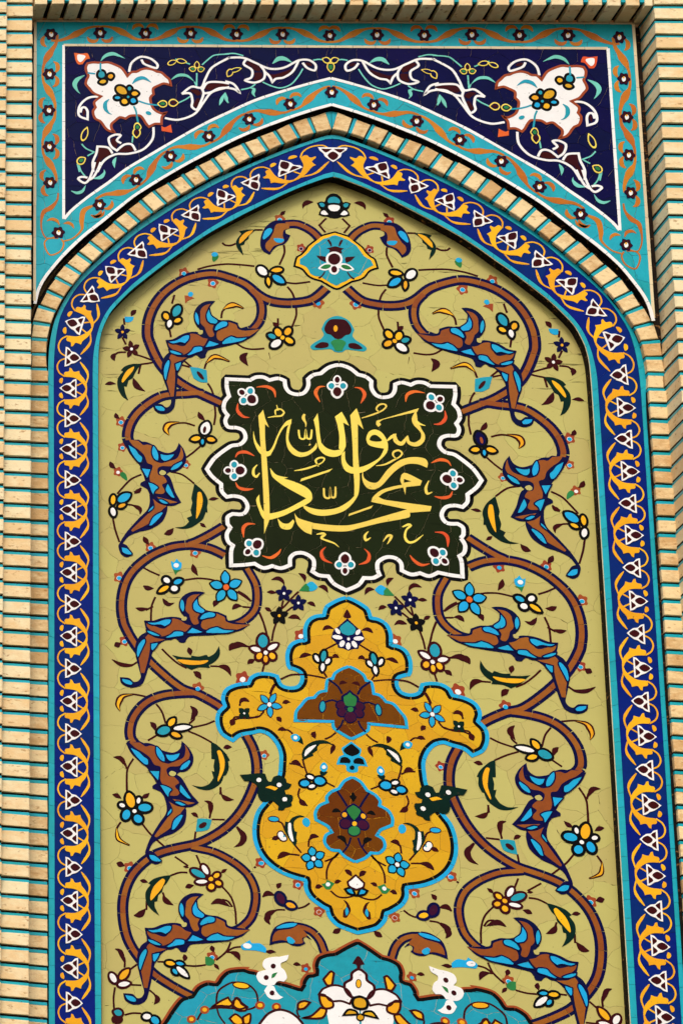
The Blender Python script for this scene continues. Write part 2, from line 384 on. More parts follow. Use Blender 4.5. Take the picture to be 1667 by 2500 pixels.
# band outer edge, blue outer edge, blue inner edge, band inner edge
E1 = curve(DB, '799,330 734,352 685,369.5 618,398 560,423 517,441 451,479 384,519 330,556 286,594 236,639 200,673 175,706 155,737 140,768 130,797 122,840 119,880 118,934 118.5,1077 119,1500 119.5,2000 120,2580')
E2 = curve(DB, '798,339 743,356.5 688,377 624,403 560,433 517.6,454 451,491 384,534 330,571 289,607 247,642 206,681 183,709 164,740 149,770 141,800 135,842 132,885 131.5,934 132,1077 133,1500 133.5,2000 134.5,2580')
E3 = curve(DB, '806,420 757,439 717,456 673,475 627,497 568,525 518,554 474,583 441,606 404,632 330,689 303,715 275,743 258,766 244,796 234,832 228,875 227,934 227.5,1100 228,1500 230.5,2000 233.5,2580')
E4 = curve(DB, '806,431 757,448 720,462.5 676,482.5 647,497 600,520.5 561,541 521,563 477,591 444,615 404,643 330,701 303,726 272,760 258.5,785 248,812 242,845 240.5,885 240,934 240.5,1100 242,1500 245,2000 248,2580')
BI = curve(DA, '798,314 763,324.5 725,337.5 685,353.5 647,369.5 609,385.5 574,403 538,420.5 501,440.5 467,459 434,479 402,499 367,522 337,544 308,567 279,591 251.6,614.5 222,643.5 197,670 175,698 154,727.5 136,761 124.6,790 117.5,822 114.5,853 113.5,884 116.5,905 118,950 118,1500 119,2580')
BO = curve(DA, '801,271 745,289.5 705,302.5 667,320 627,335 586,352 548,370 512.6,388.6 477,407 444,425.4 407,447 372,467 340,491 307,518 278,540.5 247,565.6 218,590.7 189,618.6 161,646.5 136,677 113.5,713.5 96.7,743 87,768 80,800 78,900 78,1500 76,2580')
def resample(C, n):
    C = np.array(C); L = np.concatenate([[0], np.cumsum(np.linalg.norm(np.diff(C, axis=0), axis=1))]); t = np.linspace(0, L[-1], n)
    return np.stack([np.interp(t, L, C[:, 0]), np.interp(t, L, C[:, 1])], 1)
def clen(C):
    C = np.array(C); return np.concatenate([[0], np.cumsum(np.linalg.norm(np.diff(C, axis=0), axis=1))])
def at(C, L, t):
    C = np.array(C); return np.array([np.interp(t, L, C[:, 0]), np.interp(t, L, C[:, 1])])
def nrm(C, L, t):
    a = at(C, L, max(0, t - .01)); b = at(C, L, min(L[-1], t + .01)); d = b - a; d /= np.linalg.norm(d) + 1e-9; return np.array([-d[1], d[0]])
def snapx(C, d):
    C = [tuple(p) for p in C]; C[0] = (AXD(d), C[0][1]); return C
E1, E2, E3, E4 = [snapx(c, DB) for c in (E1, E2, E3, E4)]; BI, BO = snapx(BI, DA), snapx(BO, DA)
def full(C):                                   # left half reversed + mirrored half
    return list(reversed(C)) + mirror(C)[1:]
def quadpiece(name, q, d0, d1, mat, parent, bev=.002, wob=0.0):
    """brick or tile with four wall corners q, chamfered face"""
    q = np.array(q, float)
    if area(q) < 0: q = q[::-1]
    if wob: q = q + np.array([[rnd.uniform(-wob, wob), rnd.uniform(-wob, wob)] for _ in range(4)])
    c = q.mean(0); v = []
    for g_, d in ((0, d0), (0, d1 - bev), (bev, d1)):
        for p in q:
            u = c - p; u = u / (np.linalg.norm(u) + 1e-9); v.append((p[0] + u[0] * g_ * 1.4, -d, p[1] + u[1] * g_ * 1.4))
    fc = [(8, 9, 10, 11)]
    for o in (0, 4):
        for i in range(4): j = (i + 1) % 4; fc.append((o + i, o + j, o + 4 + j, o + 4 + i))
    return link(name, v, fc, mat, parent)
PITCH = .0787; GAP = .0225; SHADE_H = .009
# --- side piers: every brick its own piece, a recessed turquoise strip in every bed joint
def brick_face(root, x0, x1, d, z_top, z_bot, strips=True, dback=.0, off=0.0, bm='b', wobx=.002):
    n = int((z_top - z_bot) / PITCH)
    for k in range(n):
        z1 = z_top - PITCH * k; z0 = z1 - PITCH + GAP
        a, b = x0 + rnd.uniform(-wobx, wobx), x1 + rnd.uniform(-wobx, wobx); dd = d + rnd.uniform(-.002, .002)
        quadpiece('brick', [(a, z0), (b, z0), (b, z1), (a, z1)], dback, dd, bm, root, rnd.uniform(.0018, .0045), .0014)
        if strips:
            box('glazed_strip', x0 + .001, x1 - .001, z0 - GAP, z0 - SHADE_H, dback, d - .010 + rnd.uniform(-.001, .001), 'T', root)
            box('joint_shade_line', x0 + .001, x1 - .001, z0 - SHADE_H, z0, dback, d - .012, 'i', root)  # dark strip stands in for the shade under each brick
def pier(name, label, x_in, x_out, x_far, sgn, group):
    r = bpy.data.objects.new(name, None); COL.objects.link(r); tag(r, label, 'brick pier', group)
    a, b = sorted((x_in, x_out)); brick_face(r, a, b, DP, 10.07, 3.9, dback=.0)
    a, b = sorted((x_out + sgn * .003, x_far)); brick_face(r, a, b, .33, 10.062, 3.9, dback=.0)
    return r
pier('brick_pier', 'buff brick pier with turquoise bed joints along the left edge of the arch', 2.158, 2.035, 1.72, -1, 'buff brick piers beside the tiled arch')
pr = pier('brick_pier', 'buff brick pier at the right, its inner side face seen as zigzag courses', 4.882, 5.01, 5.3, 1, 'buff brick piers beside the tiled arch')
# --- lintel of soldier bricks over the panel
lt = bpy.data.objects.new('brick_lintel', None); COL.objects.link(lt); tag(lt, 'shaded underside of the brick lintel with dark joints across the top of the panel', 'lintel')
x = 2.170; k = 0
while x < 4.875:
    x1 = min(x + PITCH - GAP, 4.878)
    box('brick', x, x1, 9.690 + rnd.uniform(-.001, .001), 9.97, .10, DP + rnd.uniform(-.002, .002), 'b', lt, .002)
    if x1 + GAP < 4.88: (box('glazed_strip', x1 + .004, x1 + GAP, 9.712, 9.96, DP - .03, DP - .008, 'T', lt), box('joint_shade_line', x1, x1 + GAP, 9.712, 9.96, .10, DP - .031, 'i', lt))
    x += PITCH
box('brick_course', 2.03, 5.1, 9.972, 10.06, .10, DP, 'h', lt, .002)
# --- arch ring and jambs
ar = bpy.data.objects.new('brick_arch', None); COL.objects.link(ar); tag(ar, 'pointed arch ring and jambs of buff bricks with turquoise joints round the mosaic', 'brick arch')
LI, LO = clen(BI), clen(BO); Cx.axd = DA
def nearest_t(C, L, p):
    C_ = resample(C, 900); i = int(np.argmin(np.linalg.norm(C_ - p, axis=1))); return L[-1] * i / 899
# springing of the ring: below it the bricks lie flat
zs = W(100, 905, DA)[1]
tI = nearest_t(BI, LI, np.array(W(116, 900, DA))); 
nb = int(round(tI / .0775)); cuts = [tI * i / nb for i in range(nb + 1)]
def ringpt(t, f_):
    """f_ = 0 inner edge, 1 outer edge of the ring"""
    p = at(BI, LI, t); n_ = nrm(BI, LI, t)
    if n_[0] > 0 or (n_[1] < 0): n_ = -n_
    fade = min(1, t / .12); n_ = n_ * fade + np.array([-.25, 1.0]) * (1 - fade); 
    horiz = min(1, max(0, (t - (tI - .35)) / .35)); n_ = n_ * (1 - horiz) + np.array([-1.0, .0]) * horiz; n_ /= np.linalg.norm(n_)
    # march out to BO
    C_ = BOr; rel = C_ - p; cr = rel[:, 0] * n_[1] - rel[:, 1] * n_[0]; dt = rel @ n_
    ok = [i for i in range(len(C_) - 1) if cr[i] * cr[i + 1] <= 0 and dt[i] > 0]
    dist = min((dt[i] for i in ok), default=.085)
    return p + n_ * min(dist, .12) * f_
BOr = resample(BO, 700)
for i in range(nb):
    a, b = cuts[i], cuts[i + 1]; g_ = .0095
    q = [ringpt(a + (g_ if i else .004), 0), ringpt(b - g_, 0), ringpt(b - g_, 1), ringpt(a + (g_ if i else .004), 1)]
    q = [np.array(v_) for v_ in q]
    for kk, V in ((0, q), (1, mirror(q))):
        sh = rnd.uniform(-.004, .003)
        V = [np.array(v_) for v_ in V]; u = V[2] - V[1]; V[2] = V[2] + u * rnd.uniform(-.08, .03); u = V[3] - V[0]; V[3] = V[3] + u * rnd.uniform(-.08, .03)
        quadpiece('brick', V, 0.0, DA + rnd.uniform(-.004, .002), 'h', ar, .003, .0015)
    q = [ringpt(b - g_ * .45, 0), ringpt(b + g_, 0), ringpt(b + g_, 1), ringpt(b - g_ * .45, 1)]
    qm = [ringpt(b - g_, 0), ringpt(b - g_ * .45, 0), ringpt(b - g_ * .45, 1), ringpt(b - g_, 1)]
    quadpiece('joint_shade_line', qm, 0.0, DA - .012, 'i', ar, .0005); quadpiece('joint_shade_line', mirror(qm), 0.0, DA - .012, 'i', ar, .0005)
    for kk, V in ((0, q), (1, mirror(q))):
        V = [np.array(v_) for v_ in V]; c_ = (V[2] - V[1]) * .02
        quadpiece('glazed_strip', V, 0.0, DA - .005, 'T', ar, .0005)
zj = at(BI, LI, tI)[1] - .008; k = 0
while zj > 4.35:
    for kk in (0, 1):
        xa = 2.165; xb = 2.262
        if kk: xa, xb = 4.814, 4.885
        z1, z0 = zj, zj - PITCH + GAP
        quadpiece('brick', [(xa, z0), (xb, z0), (xb, z1), (xa, z1)], 0, DA + rnd.uniform(-.004, .002), 'h', ar, .003, .0015)
        box('glazed_strip', xa, xb - .001, z0 - GAP, z0 - SHADE_H, 0, DA - .006, 'T', ar); box('joint_shade_line', xa, xb - .001, z0 - SHADE_H, z0, 0, DA - .012, 'i', ar)  # jamb joints get the same painted shade line above the turquoise
    zj -= .0797
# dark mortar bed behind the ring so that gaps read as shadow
bedP = full(BI)[:]; outer = full([(p[0] - .0, p[1]) for p in BO])
ap = [(AXD(DA) - .001, BI[0][1] + .004), ringpt(.004, 0) + np.array([.002, .004]), ringpt(.004, 1), (AXD(DA) - .001, ringpt(.004, 1)[1] + .006)]
for V in (ap, mirror(ap)): quadpiece('glazed_wedge', V, 0, DA - .006, 'T', ar, .001)
mb = plate('mortar_shade_bed', [(p[0], p[1] + .03) for p in outer] + [(p[0], p[1]) for p in reversed(bedP)], 'i', DA - .024, .05, ar)
plate('mortar_shade_bed', [(4.80, 3.0), (4.879, 3.0), (4.879, 9.70), (4.80, 9.70)], 'i', .03, .05, ar)  # near-black fill paints the shade beside the right pier
Cx.axd = 0
# ================================================================== SPANDREL PANEL (two mirrored halves on one panel)
thing('spandrel_panel', 'turquoise bordered navy tile panel with white arabesques above the pointed arch', 'tile panel', DS)
RT = Cx.roots[0]; Cx.sq = 1
SP2 = snapx(curve(DS, '811,255 763,268 705,287 647,308.5 590,331.5 534,358.5 467,393.6 400,432 333.5,474 303,497 247.4,542 205.6,575 164,614 136,645 108,681 94,709 88.4,731 86,742'), DS)
SP1 = snapx(curve(DS, '809,191 764,202 693,222 621,246 557,275 500,302 446,332 364,380 307,414 268,444 214,482 175,514 157,535'), DS)
zt = W(800, 56, DS)[1]; xl = W(86, 400, DS)[0]; zi = W(800, 114, DS)[1]; xi = W(156, 300, DS)[0]
half = [(AXD(DS), zt), (xl, zt)] + list(reversed(SP2))
def m2(P):
    Cx.sq = 2; o = mirror(P); Cx.sq = 1; return o
mhalf = mirror(half[:2]) + m2(half[2:])
for V in (half, mhalf): plate('grout_bed', V, 'J', DS - .004, .003, RT); plate('mortar_shade_bed', V, 'i', DS - .007, .11, RT)  # dark backing paints the panel's overhanging edge as shaded
plate('mortar_shade_bed', [(4.84, 8.0), (4.879, 8.0), (4.879, zt), (4.84, zt)], 'i', DS - .03, .08, RT)  # dark plate stands in for shade in the gap by the pier
bord = [(AXD(DS), zt), (xl, zt)] + list(reversed(SP2)) + SP1[:] + [(xi, zi), (AXD(DS), zi)]
# cut turquoise and navy ground tiles
for sd, Pp, mm, sz in ((3, bord, 'T', .125), (4, [(AXD(DS), zi)] + [(AXD(DS), SP1[0][1])] + SP1[1:-1] + [(xi, SP1[-1][1]), (xi, zi)], 'D', .115)):
    cells(Pp, sz, mm, DS, RT, .0008, 'tile', sd); cells(mirror(Pp) if sd == 4 else mirror(bord[:2]) + m2(bord[2:2 + len(SP2)]) + mirror(bord[2 + len(SP2):]), sz, mm, DS, RT, .0008, 'tile', sd + 9)
def line(pts, wpx, mat, lay=1.5, name='white_strip', cut=52):
    """narrow strip laid in short pieces along a wall polyline"""
    C = np.array(pts); L = clen(C); n_ = max(1, int(L[-1] / (cut * .0019))); h = wpx * .00093
    for i in range(n_):
        ga, gb = rnd.uniform(.0006, .0014), rnd.uniform(.0006, .0014)
        t = np.linspace(L[-1] * i / n_ + ga, L[-1] * (i + 1) / n_ - gb, 5)
        V = [tuple(at(C, L, u)) for u in t]
        for k, V2 in ((0, V), (1, mirror(V))): ribbon(name, V2, [h * rnd.uniform(.9, 1.06)] * 5, mat, Cx.d + lay * STEP + eps(), .003, Cx.roots[0])
Cx.sq = 2; line(SP2, 8, 'W'); Cx.sq = 1; line(SP1, 7.5, 'W')
line([(AXD(DS), zi), (xi, zi)], 7, 'a'); line([(xi, zi), (xi, SP1[-1][1])], 7, 'W')
line([(AXD(DS), zt + .004), (xl, zt + .004)], 5, 'a', cut=90); line([(xl, zt), (xl, W(86, 735, DS)[1])], 7, 'a', cut=90)
# --- running vine of the border
def dark_flower(cx, cy, up):
    part('blossom'); P = []
    for i in range(36):
        t = 2 * math.pi * i / 36; r = 15 + 2.0 * math.cos(6 * t + .5); P.append((cx + r * math.cos(t), cy + r * .9 * math.sin(t)))
    f('petal', 'P' if rnd.random() < .0 else 'D', 'X', (P, [False] * 36), 3, raw=True)
    P2 = [(cx + (x - cx) * .84, cy + (y - cy) * .84) for x, y in P]; f('petal', 'M', 'X', (P2, [False] * 36), 3.6, raw=True)
    ell('W', 'X', cx + .5, cy + 1, 6.0, 5.2, 70, 'centre', 5.2, 'K', 1.6, .3); ell('Y', 'X', cx + .8, cy - 2.6, 2.6, 2.2, 0, 'centre', 6.4); part()
TOP = [(809, 87), (689.3, 84), (576.8, 84), (465, 81.5), (355, 81.5), (244.6, 80.5), (125, 84)]
LEF = [(125, 84), (121, 181), (119.6, 269.6), (120.7, 358), (122.5, 446), (143, 568)]
ARC = [(143, 568), (243, 500), (332, 439), (416, 381.5), (509.6, 333), (608, 291), (708, 254), (810, 225.7)]
part('vine')
def vine_run(C, first_curl_navy, vs, skip_first=False, skip_last=False):
    """vs: +1 when the navy field lies to the right-hand side of travel in photo coordinates"""
    typ = first_curl_navy
    for i in range(len(C) - 1):
        a, b = np.array(C[i]), np.array(C[i + 1]); L = np.linalg.norm(b - a); u = (b - a) / L; v = np.array([-u[1], u[0]]) * vs
        sg = -1 if typ else 1; am = 15.5
        if not ((skip_first and i == 0) or (skip_last and i == len(C) - 2)):
            P = [a + u * (L * t) + v * (sg * am * h) for t, h in ((0, 1.02), (.12, 1.0), (.25, .8), (.38, .3), (.5, -.12), (.62, -.55), (.78, -.92), (.9, -1.03), (1, -.95))]
            wl = [16, 15, 18, 40, 46, 30, 22, 17, 16] if typ else [16, 17, 22, 30, 46, 40, 18, 15, 16]
            s('vine', 'o', 'X', [q for q in wl], ([tuple(p) for p in P], [False] * 9), 1.2)
            c = a + (b - a) * (.40 if typ else .60) ; o_ = v * (sg * am * (.42 if typ else -.42))
            tri = [c + u * -9 + o_ * .4, c + o_ * .6 + v * sg * (-11 if typ else 11) * -1, c + u * 4 + o_, c + u * 10 + o_ * .2]
        for q, pt, tt in ((1, a, typ), (-1, b, not typ)):
            if (i == 0 and q == 1 and skip_first) or (i == len(C) - 2 and q == -1): continue
            vv = v * (1 if tt else -1); uu = u * q
            P = [pt + uu * 4 + vv * 14, pt + uu * 13 + vv * 20, pt + uu * 25 + vv * 18, pt + uu * 31 + vv * 9]
            s('tendril', 'o', 'X', [9, 22, 28, 22, 6], ([tuple(p) for p in P], [False] * 4), 1.2)
        typ = not typ
vine_run(TOP, False, -1); vine_run(LEF, False, -1, skip_last=True); 
vine_run(ARC, True, -1, skip_first=True)
s('vine', 'o', 'D', [10, 14, 34, 26, 12, 9, 9, 9], '400,200 392,250 350,300 300,330 284,400 290,460 320,508 380,500', 1.2)
s('vine', 'o', 'D', [14, 34, 30, 14, 10, 9], '640,285 575,320 560,390 560,450 500,510 430,530', 1.2)
s('vine', 'o', 'D', 10, '400,508 330,512 306,550 342,622 412,600 438,548 420,515', 1.2)
s('tendril', 'o', 'D', [4, 22, 20, 4], '322,392 352,378 390,388 408,420', 1.2); s('tendril', 'o', 'D', [4, 22, 20, 4], '436,410 470,404 496,420 506,442', 1.2)
s('tendril', 'o', 'D', [4, 22, 20, 4], '636,352 660,362 700,350 716,320', 1.2)
part()
for p in TOP[1:] + LEF[1:] + ARC[1:-1]: dark_flower(p[0], p[1], 0)
Cx.mir = False
for yy in (87, 225.5):
    xx = 806
    for _ in range(30): xx += (AXD(DS) - W(xx, yy, DS)[0]) * 500
    dark_flower(xx, yy, 0)
Cx.mir = True
# --- big white blossom
part('white_palmette')
f('palmette', 'W', 'A', '600,435! 640,428 690,432! 740,428 790,445! 835,470 872,522! 900,495 935,492 960,478! 1000,470 1045,478 1075,492! 1105,498 1135,525! 1158,545 1168,584! 1120,572 1085,585! 1048,606 1050,645! 1028,670 1034,712! 1050,745 1075,765! 1110,778 1136,770! 1108,800 1104,850! 1060,848 1020,868! 1002,850 985,822! 960,793 925,790! 890,793 860,812! 820,803 790,825! 763,850 764,880 784,906! 740,892 715,868! 702,848 685,828! 653,812 640,785! 638,760 655,735! 646,700 692,660! 640,637 612,605! 588,575 596,540! 606,520 592,490! 588,460', 2, 'q', 2.9)
f('bud', 'x', 'A', '508,362! 560,368 600,366 616,402! 590,408 566,440! 536,440 518,410', 2); f('bud', 'W', 'A', '530,378 560,376 586,388 556,426 534,414', 3.5)
f('bud', 'x', 'A', '1104,862! 1128,872 1168,852! 1178,908! 1106,896!', 2)
part(); flower('A', 'K', [('t', 695, 512, 24, 26, 30), ('Y', 757, 524, 16, 20, 80), ('g', 704, 560, 24, 14, 170)], ow=9)
flower('A', 'K', [('g', 832, 620, 42, 28, 30), ('t', 886, 608, 13, 15, 0), ('Y', 922, 642, 24, 17, 0), ('C', 912, 690, 20, 19, 20), ('Y', 852, 696, 22, 20, 20), ('C', 804, 670, 20, 11, 0), ('t', 877, 665, 10, 10, 0)], ow=9)
part('stem')
for a in ('905,575 935,545 975,534 1010,548 1034,566', '748,680 722,705 722,745 745,775 766,784'): leaf('t', 'A', 26, a, 4)
for a in ('915,728 930,760 935,790', '948,692 1010,712 1088,722', '688,432 688,488', '600,500 652,506', '935,792 945,840'): s('stem', 't', 'A', 11, a, 3.5)
ell('t', 'A', 1016, 775, 20, 12, 20, 'leaf', 4)
part()
# --- arabesques
def ara(reg, s_, w_=15, lay=2): s('scroll', 'W', reg, w_, s_, lay)
part('arabesque')
for r_, s_ in (('A', '884,492 900,432 960,390 1030,402 1076,440 1072,466 1030,456 984,436 968,408'), ('A', '700,662 610,668 548,722 542,790 600,816! 600,762 584,736 560,740 552,770'),
               ('A', '1128,808 1220,820 1330,780 1392,700 1450,630 1568,596'), ('A', '1568,395 1450,462 1404,540 1376,600 1310,594 1244,642'),
               ('A', '1244,642 1300,640 1316,690 1312,730 1346,750 1372,700 1392,640 1376,600'), ('A', '1568,395 B20,396 B120,396 B200,428 B300,470 B400,464 B500,414 B570,412 B616,444 B610,482 B560,466 B528,430'),
               ('B', '150,400 126,440 182,480 178,530 136,550 200,566 262,540 268,490 240,450'), ('B', '268,492 300,520 322,562! 345,540 400,530 460,490 500,418'), ('B', '0,556 60,578 100,636! 60,610 0,600'),
               ('A', '1386,612 1420,566 1500,562 1568,572'), ('A', '1392,640 1440,632 1500,604 1568,602'),
               ('A', '1050,870 1044,950 980,1022 880,1052 790,1056 712,1100 668,1176'), ('A', '790,920 745,946 760,1000 800,1030! 850,990 900,988 928,1030'), ('A', '790,920 826,926 800,960 830,980'),
               ('A', '770,1050 740,1010 668,1002! 660,1050 636,1110 640,1176'), ('D', '650,-10 634,50 610,108 580,132 536,104 560,90 600,96'), ('D', '690,-10 670,40 640,92 612,110')):
    ara(r_, s_)
for r_, s_ in (('A', '1300,618 1345,612 1376,640 1350,656! 1330,640'), ('A', '1330,700! 1350,670 1372,690 1350,735 1322,722'), ('A', '1400,604 1425,574 1500,570 1562,580 1562,592 1480,600 1440,618'),
               ('B', '140,430 190,424 240,460 236,490! 196,478 184,462'), ('B', '196,500 250,498 246,536 206,554! 190,540 204,520'), ('B', '276,498 330,510 400,490 460,470 440,496 400,520 344,530 322,552 300,520'),
               ('A', '762,950! 800,944 806,980 790,1016 764,990'), ('A', '812,1030 860,1000 906,1004 908,1034 850,1042'), ('A', '678,1012 736,1018 764,1052 700,1088 652,1160 650,1120 672,1070')):
    f('fill', 'M', r_, s_, 1.5)
ell('M', 'A', 1006, 422, 26, 10, 15, 'fill', 1.6); ell('M', 'A', 576, 770, 22, 9, 100, 'fill', 1.6); ell('M', 'D', 590, 104, 20, 8, -10, 'fill', 1.6); ell('M', 'B', 570, 440, 24, 10, 20, 'fill', 1.6)
part('leaf_spray')
for r_, s_, w_ in (('A', '690,418 720,384 770,368 820,384 856,402', 26), ('A', '580,516 530,544 512,580 530,620 550,642', 30), ('A', '1170,546 1220,516 1280,520 1330,560', 22), ('B', '322,436 366,402 410,404 460,432', 32),
                   ('B', '172,604 196,610 190,640 206,664', 22), ('A', '1500,720 1520,670 1540,632', 22), ('A', '1540,632 1548,680 1566,706', 18), ('A', '796,1076 780,1110 786,1150', 22), ('D', '640,102 690,92 716,60 712,40', 26), ('D', '488,186 530,200 566,186 588,146', 22), ('B', '0,640 8,680 18,708', 22)):
    leaf('m', r_, w_, s_, 2)
for r_, s_ in (('A', '1345,590 1346,500'), ('A', '1382,444 1420,410 1466,378 1568,370'), ('B', '0,370 60,366 124,382'), ('B', '600,412 640,406 664,410'), ('B', '255,562 320,590 380,602 450,576 500,520 530,470'), ('B', '108,614 170,600 206,576'),
               ('A', '1048,716 1110,722'), ('A', '1220,704 1270,680 1300,660'), ('A', '910,930 905,975'), ('A', '560,985 590,1016 650,1042'), ('A', '600,1066 640,1044'), ('A', '530,1120 545,1176'), ('D', '540,0 556,50 590,92'), ('A', '1330,560 1345,590'), ('A', '1200,404 1300,440')):
    s('stem', 'm', r_, 9, s_, 1.6)
part()
def pod(reg, x, y, rx, ry, rot, c1='e', c2=None, side='both'):
    part('pod'); ell('y', reg, x, y, rx, ry, rot, 'pod', 4, pt=.6); ell('D', reg, x, y, rx * .74, ry * .66, rot, 'fill', 5, pt=.6); ell(c1, reg, x, y, rx * .5, ry * .4, rot, 'fill', 6)
    part()
pod('A', 1112, 712, 34, 26, 180, 'e'); pod('A', 1185, 705, 34, 28, 0, 'M'); pod('A', 940, 872, 26, 34, 0, 'e'); pod('A', 934, 910, 34, 30, 90, 'M')
pod('A', 580, 920, 50, 24, -70, 'D'); pod('A', 556, 1100, 34, 28, -30, 'e'); pod('A', 1176, 430, 34, 18, -20, 'D'); pod('A', 1240, 420, 36, 18, 10, 'D'); pod('B', 30, 500, 30, 24, 120, 'D'); pod('B', 70, 480, 40, 16, -15, 'D')
pod('A', 1316, 474, 24, 20, 190, 'e'); pod('A', 1346, 446, 24, 20, -90, 'M'); pod('A', 1374, 476, 24, 20, -10, 'e')
pod('B', 690, 414, 30, 22, 200, 'D'); pod('B', 714, 462, 34, 22, 80, 'e')

Cx.sq = 0
# ================================================================== BLUE BORDER BAND with yellow interlace and white blossoms
thing('mosaic_border', 'royal blue border band with yellow interlace and white blossoms running round the arch', 'mosaic border', DB)
RB = Cx.roots[0]
F1, F2, F3, F4 = [full(C) for C in (E1, E2, E3, E4)]
def bandpoly(C1, C2): return list(C1) + list(reversed(C2))
plate('reveal', bandpoly(full([(p[0], p[1] + .0) for p in E1]), F4), 'i', DB - .003, DB + .01, RB)  # near-black side walls carry the shade of the recess in their colour
def strips(C1, C2, mat, cut, d, name, wob=.0):
    C1 = resample(C1, 500); C2 = resample(C2, 500); L = clen(C1); n_ = int(L[-1] / cut)
    pos = [0] + sorted(min(.999, max(.001, (i + rnd.uniform(-.3, .3)) / n_)) for i in range(1, n_)) + [1]
    for a, b in zip(pos[:-1], pos[1:]):
        ia, ib = a * 499, b * 499
        g_ = .0007 / L[-1] * 499; idx = np.linspace(ia + g_, ib - g_, 4)
        q1 = [(np.interp(t, range(500), C1[:, 0]), np.interp(t, range(500), C1[:, 1])) for t in idx]; q2 = [(np.interp(t, range(500), C2[:, 0]), np.interp(t, range(500), C2[:, 1])) for t in idx]
        for k, V in ((0, q1 + q2[::-1]), (1, mirror(q1 + q2[::-1]))): plate(name, V, mat, d + rnd.uniform(-.0006, .0006), .006, RB)
strips(E1, E2, 'T', .105, DB + .003, 'turquoise_strip'); strips(E2, E3, 'B', .16, DB, 'tile'); strips(E3, E4, 'T', .10, DB + .002, 'turquoise_strip')
# thin pale fillet at the recess, then the dark inner edge
r3, r4 = resample(E4, 400), None
Ln = clen(r3); inn = [tuple(p) for p in r3]
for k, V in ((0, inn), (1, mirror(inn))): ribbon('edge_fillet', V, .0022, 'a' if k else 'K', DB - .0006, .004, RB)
# --- band coordinates
c2, c3 = resample(E2, 1500), resample(E3, 1500); mid = []
for p in c2[::3]:
    j = int(np.argmin(np.linalg.norm(c3 - p, axis=1))); mid.append((p + c3[j]) / 2)
mid = np.array(mid); mid = mid[1:]; mid = np.vstack([[AXD(DB), (E2[0][1] + E3[0][1]) / 2], mid])
for _ in range(6): mid[1:-1] = (mid[:-2] + mid[1:-1] * 2 + mid[2:]) / 4
LM = clen(mid); HW = []
rs = resample(mid, 300); hw = [min(np.linalg.norm(c2 - p, axis=1)) for p in rs]; hwL = clen(rs)
KN = [(803.6, 382), (697, 410), (616, 447), (546, 481), (471, 523), (407, 566), (340, 615), (278, 667), (225, 726), (190, 792), (172.5, 873.6), (171.5, 948.6), (174, 1021.8), (171, 1096.8), (176, 1171.8), (172, 1245), (176, 1321.8), (172, 1398.6), (176, 1475), (173, 1554), (177, 1632.5), (174, 1713), (178, 1791), (175, 1871.8), (179, 1953.6), (176, 2035.7), (180, 2118), (177, 2200), (181, 2280), (178, 2364), (182, 2448), (179, 2532), (183, 2617)]
MR = resample(mid, 3000); LR = clen(MR)
TK = []
for x, y in KN:
    p = np.array(W(x, y, DB)); TK.append(LR[int(np.argmin(np.linalg.norm(MR - p, axis=1)))])
TK[0] = 0.0
def bp(i, u, v):
    """band point: i index of the blossom, u zoom units along (207 per step), v across (65 outer .. 330 inner)"""
    if i % 1 == 0 and u < 0 and i > 0: t = TK[i] + u / 207. * (TK[i] - TK[i - 1])
    else: t = TK[i] + u / 207. * (TK[i + 1] - TK[i]) if i + 1 < len(TK) else TK[i] + u / 207. * .15
    tt = max(0, t); p = at(MR, LR, tt); a = at(MR, LR, max(0, tt - .03)); b = at(MR, LR, min(LR[-1], tt + .03)); d = b - a; d /= np.linalg.norm(d) + 1e-9
    n_ = np.array([d[1], -d[0]])            # travelling down the left side: positive towards the outside is -x
    h = np.interp(tt, hwL, hw); q = p + (-(v - 197.5) / 132.5) * h * n_ * 1.0
    if t < 0: q = q + d * t
    return (float(q[0]), float(q[1]))
def bpoly(i, s_, flip=False, closed=True):
    P, c = [], []
    for tok in s_.split():
        cc = tok.endswith('!'); a, b = tok.rstrip('!').split(','); v, u = float(a), float(b)
        P.append((v, u)); c.append(cc)
    Q = smooth(P, c, closed, 4); return [bp(i, (207 - q[1]) if flip else q[1], q[0]) for q in Q]
KZ = .00066
def bf(i, name, mat, s_, lay, par, flip=False, ol=None):
    V = bpoly(i, s_, flip)
    for k, V2 in ((0, V), (1, mirror(V))): plate(name, V2, mat, DB + lay * STEP + eps(), STEP * 2, par[k])
def bs(i, name, mat, wds, s_, lay, par, flip=False):
    V = bpoly(i, s_, flip, False); n_ = len(V); hw_ = np.interp(np.linspace(0, 1, n_), np.linspace(0, 1, len(wds)), wds) * KZ / 2
    for k, V2 in ((0, V), (1, mirror(V))): ribbon(name, V2, hw_, mat, DB + lay * STEP + eps(), STEP * 2, par[k])
def bpart(name):
    o = []
    for k in (0, 1):
        e = bpy.data.objects.new(name, None); COL.objects.link(e); e.parent = RB; o.append(e)
    return o
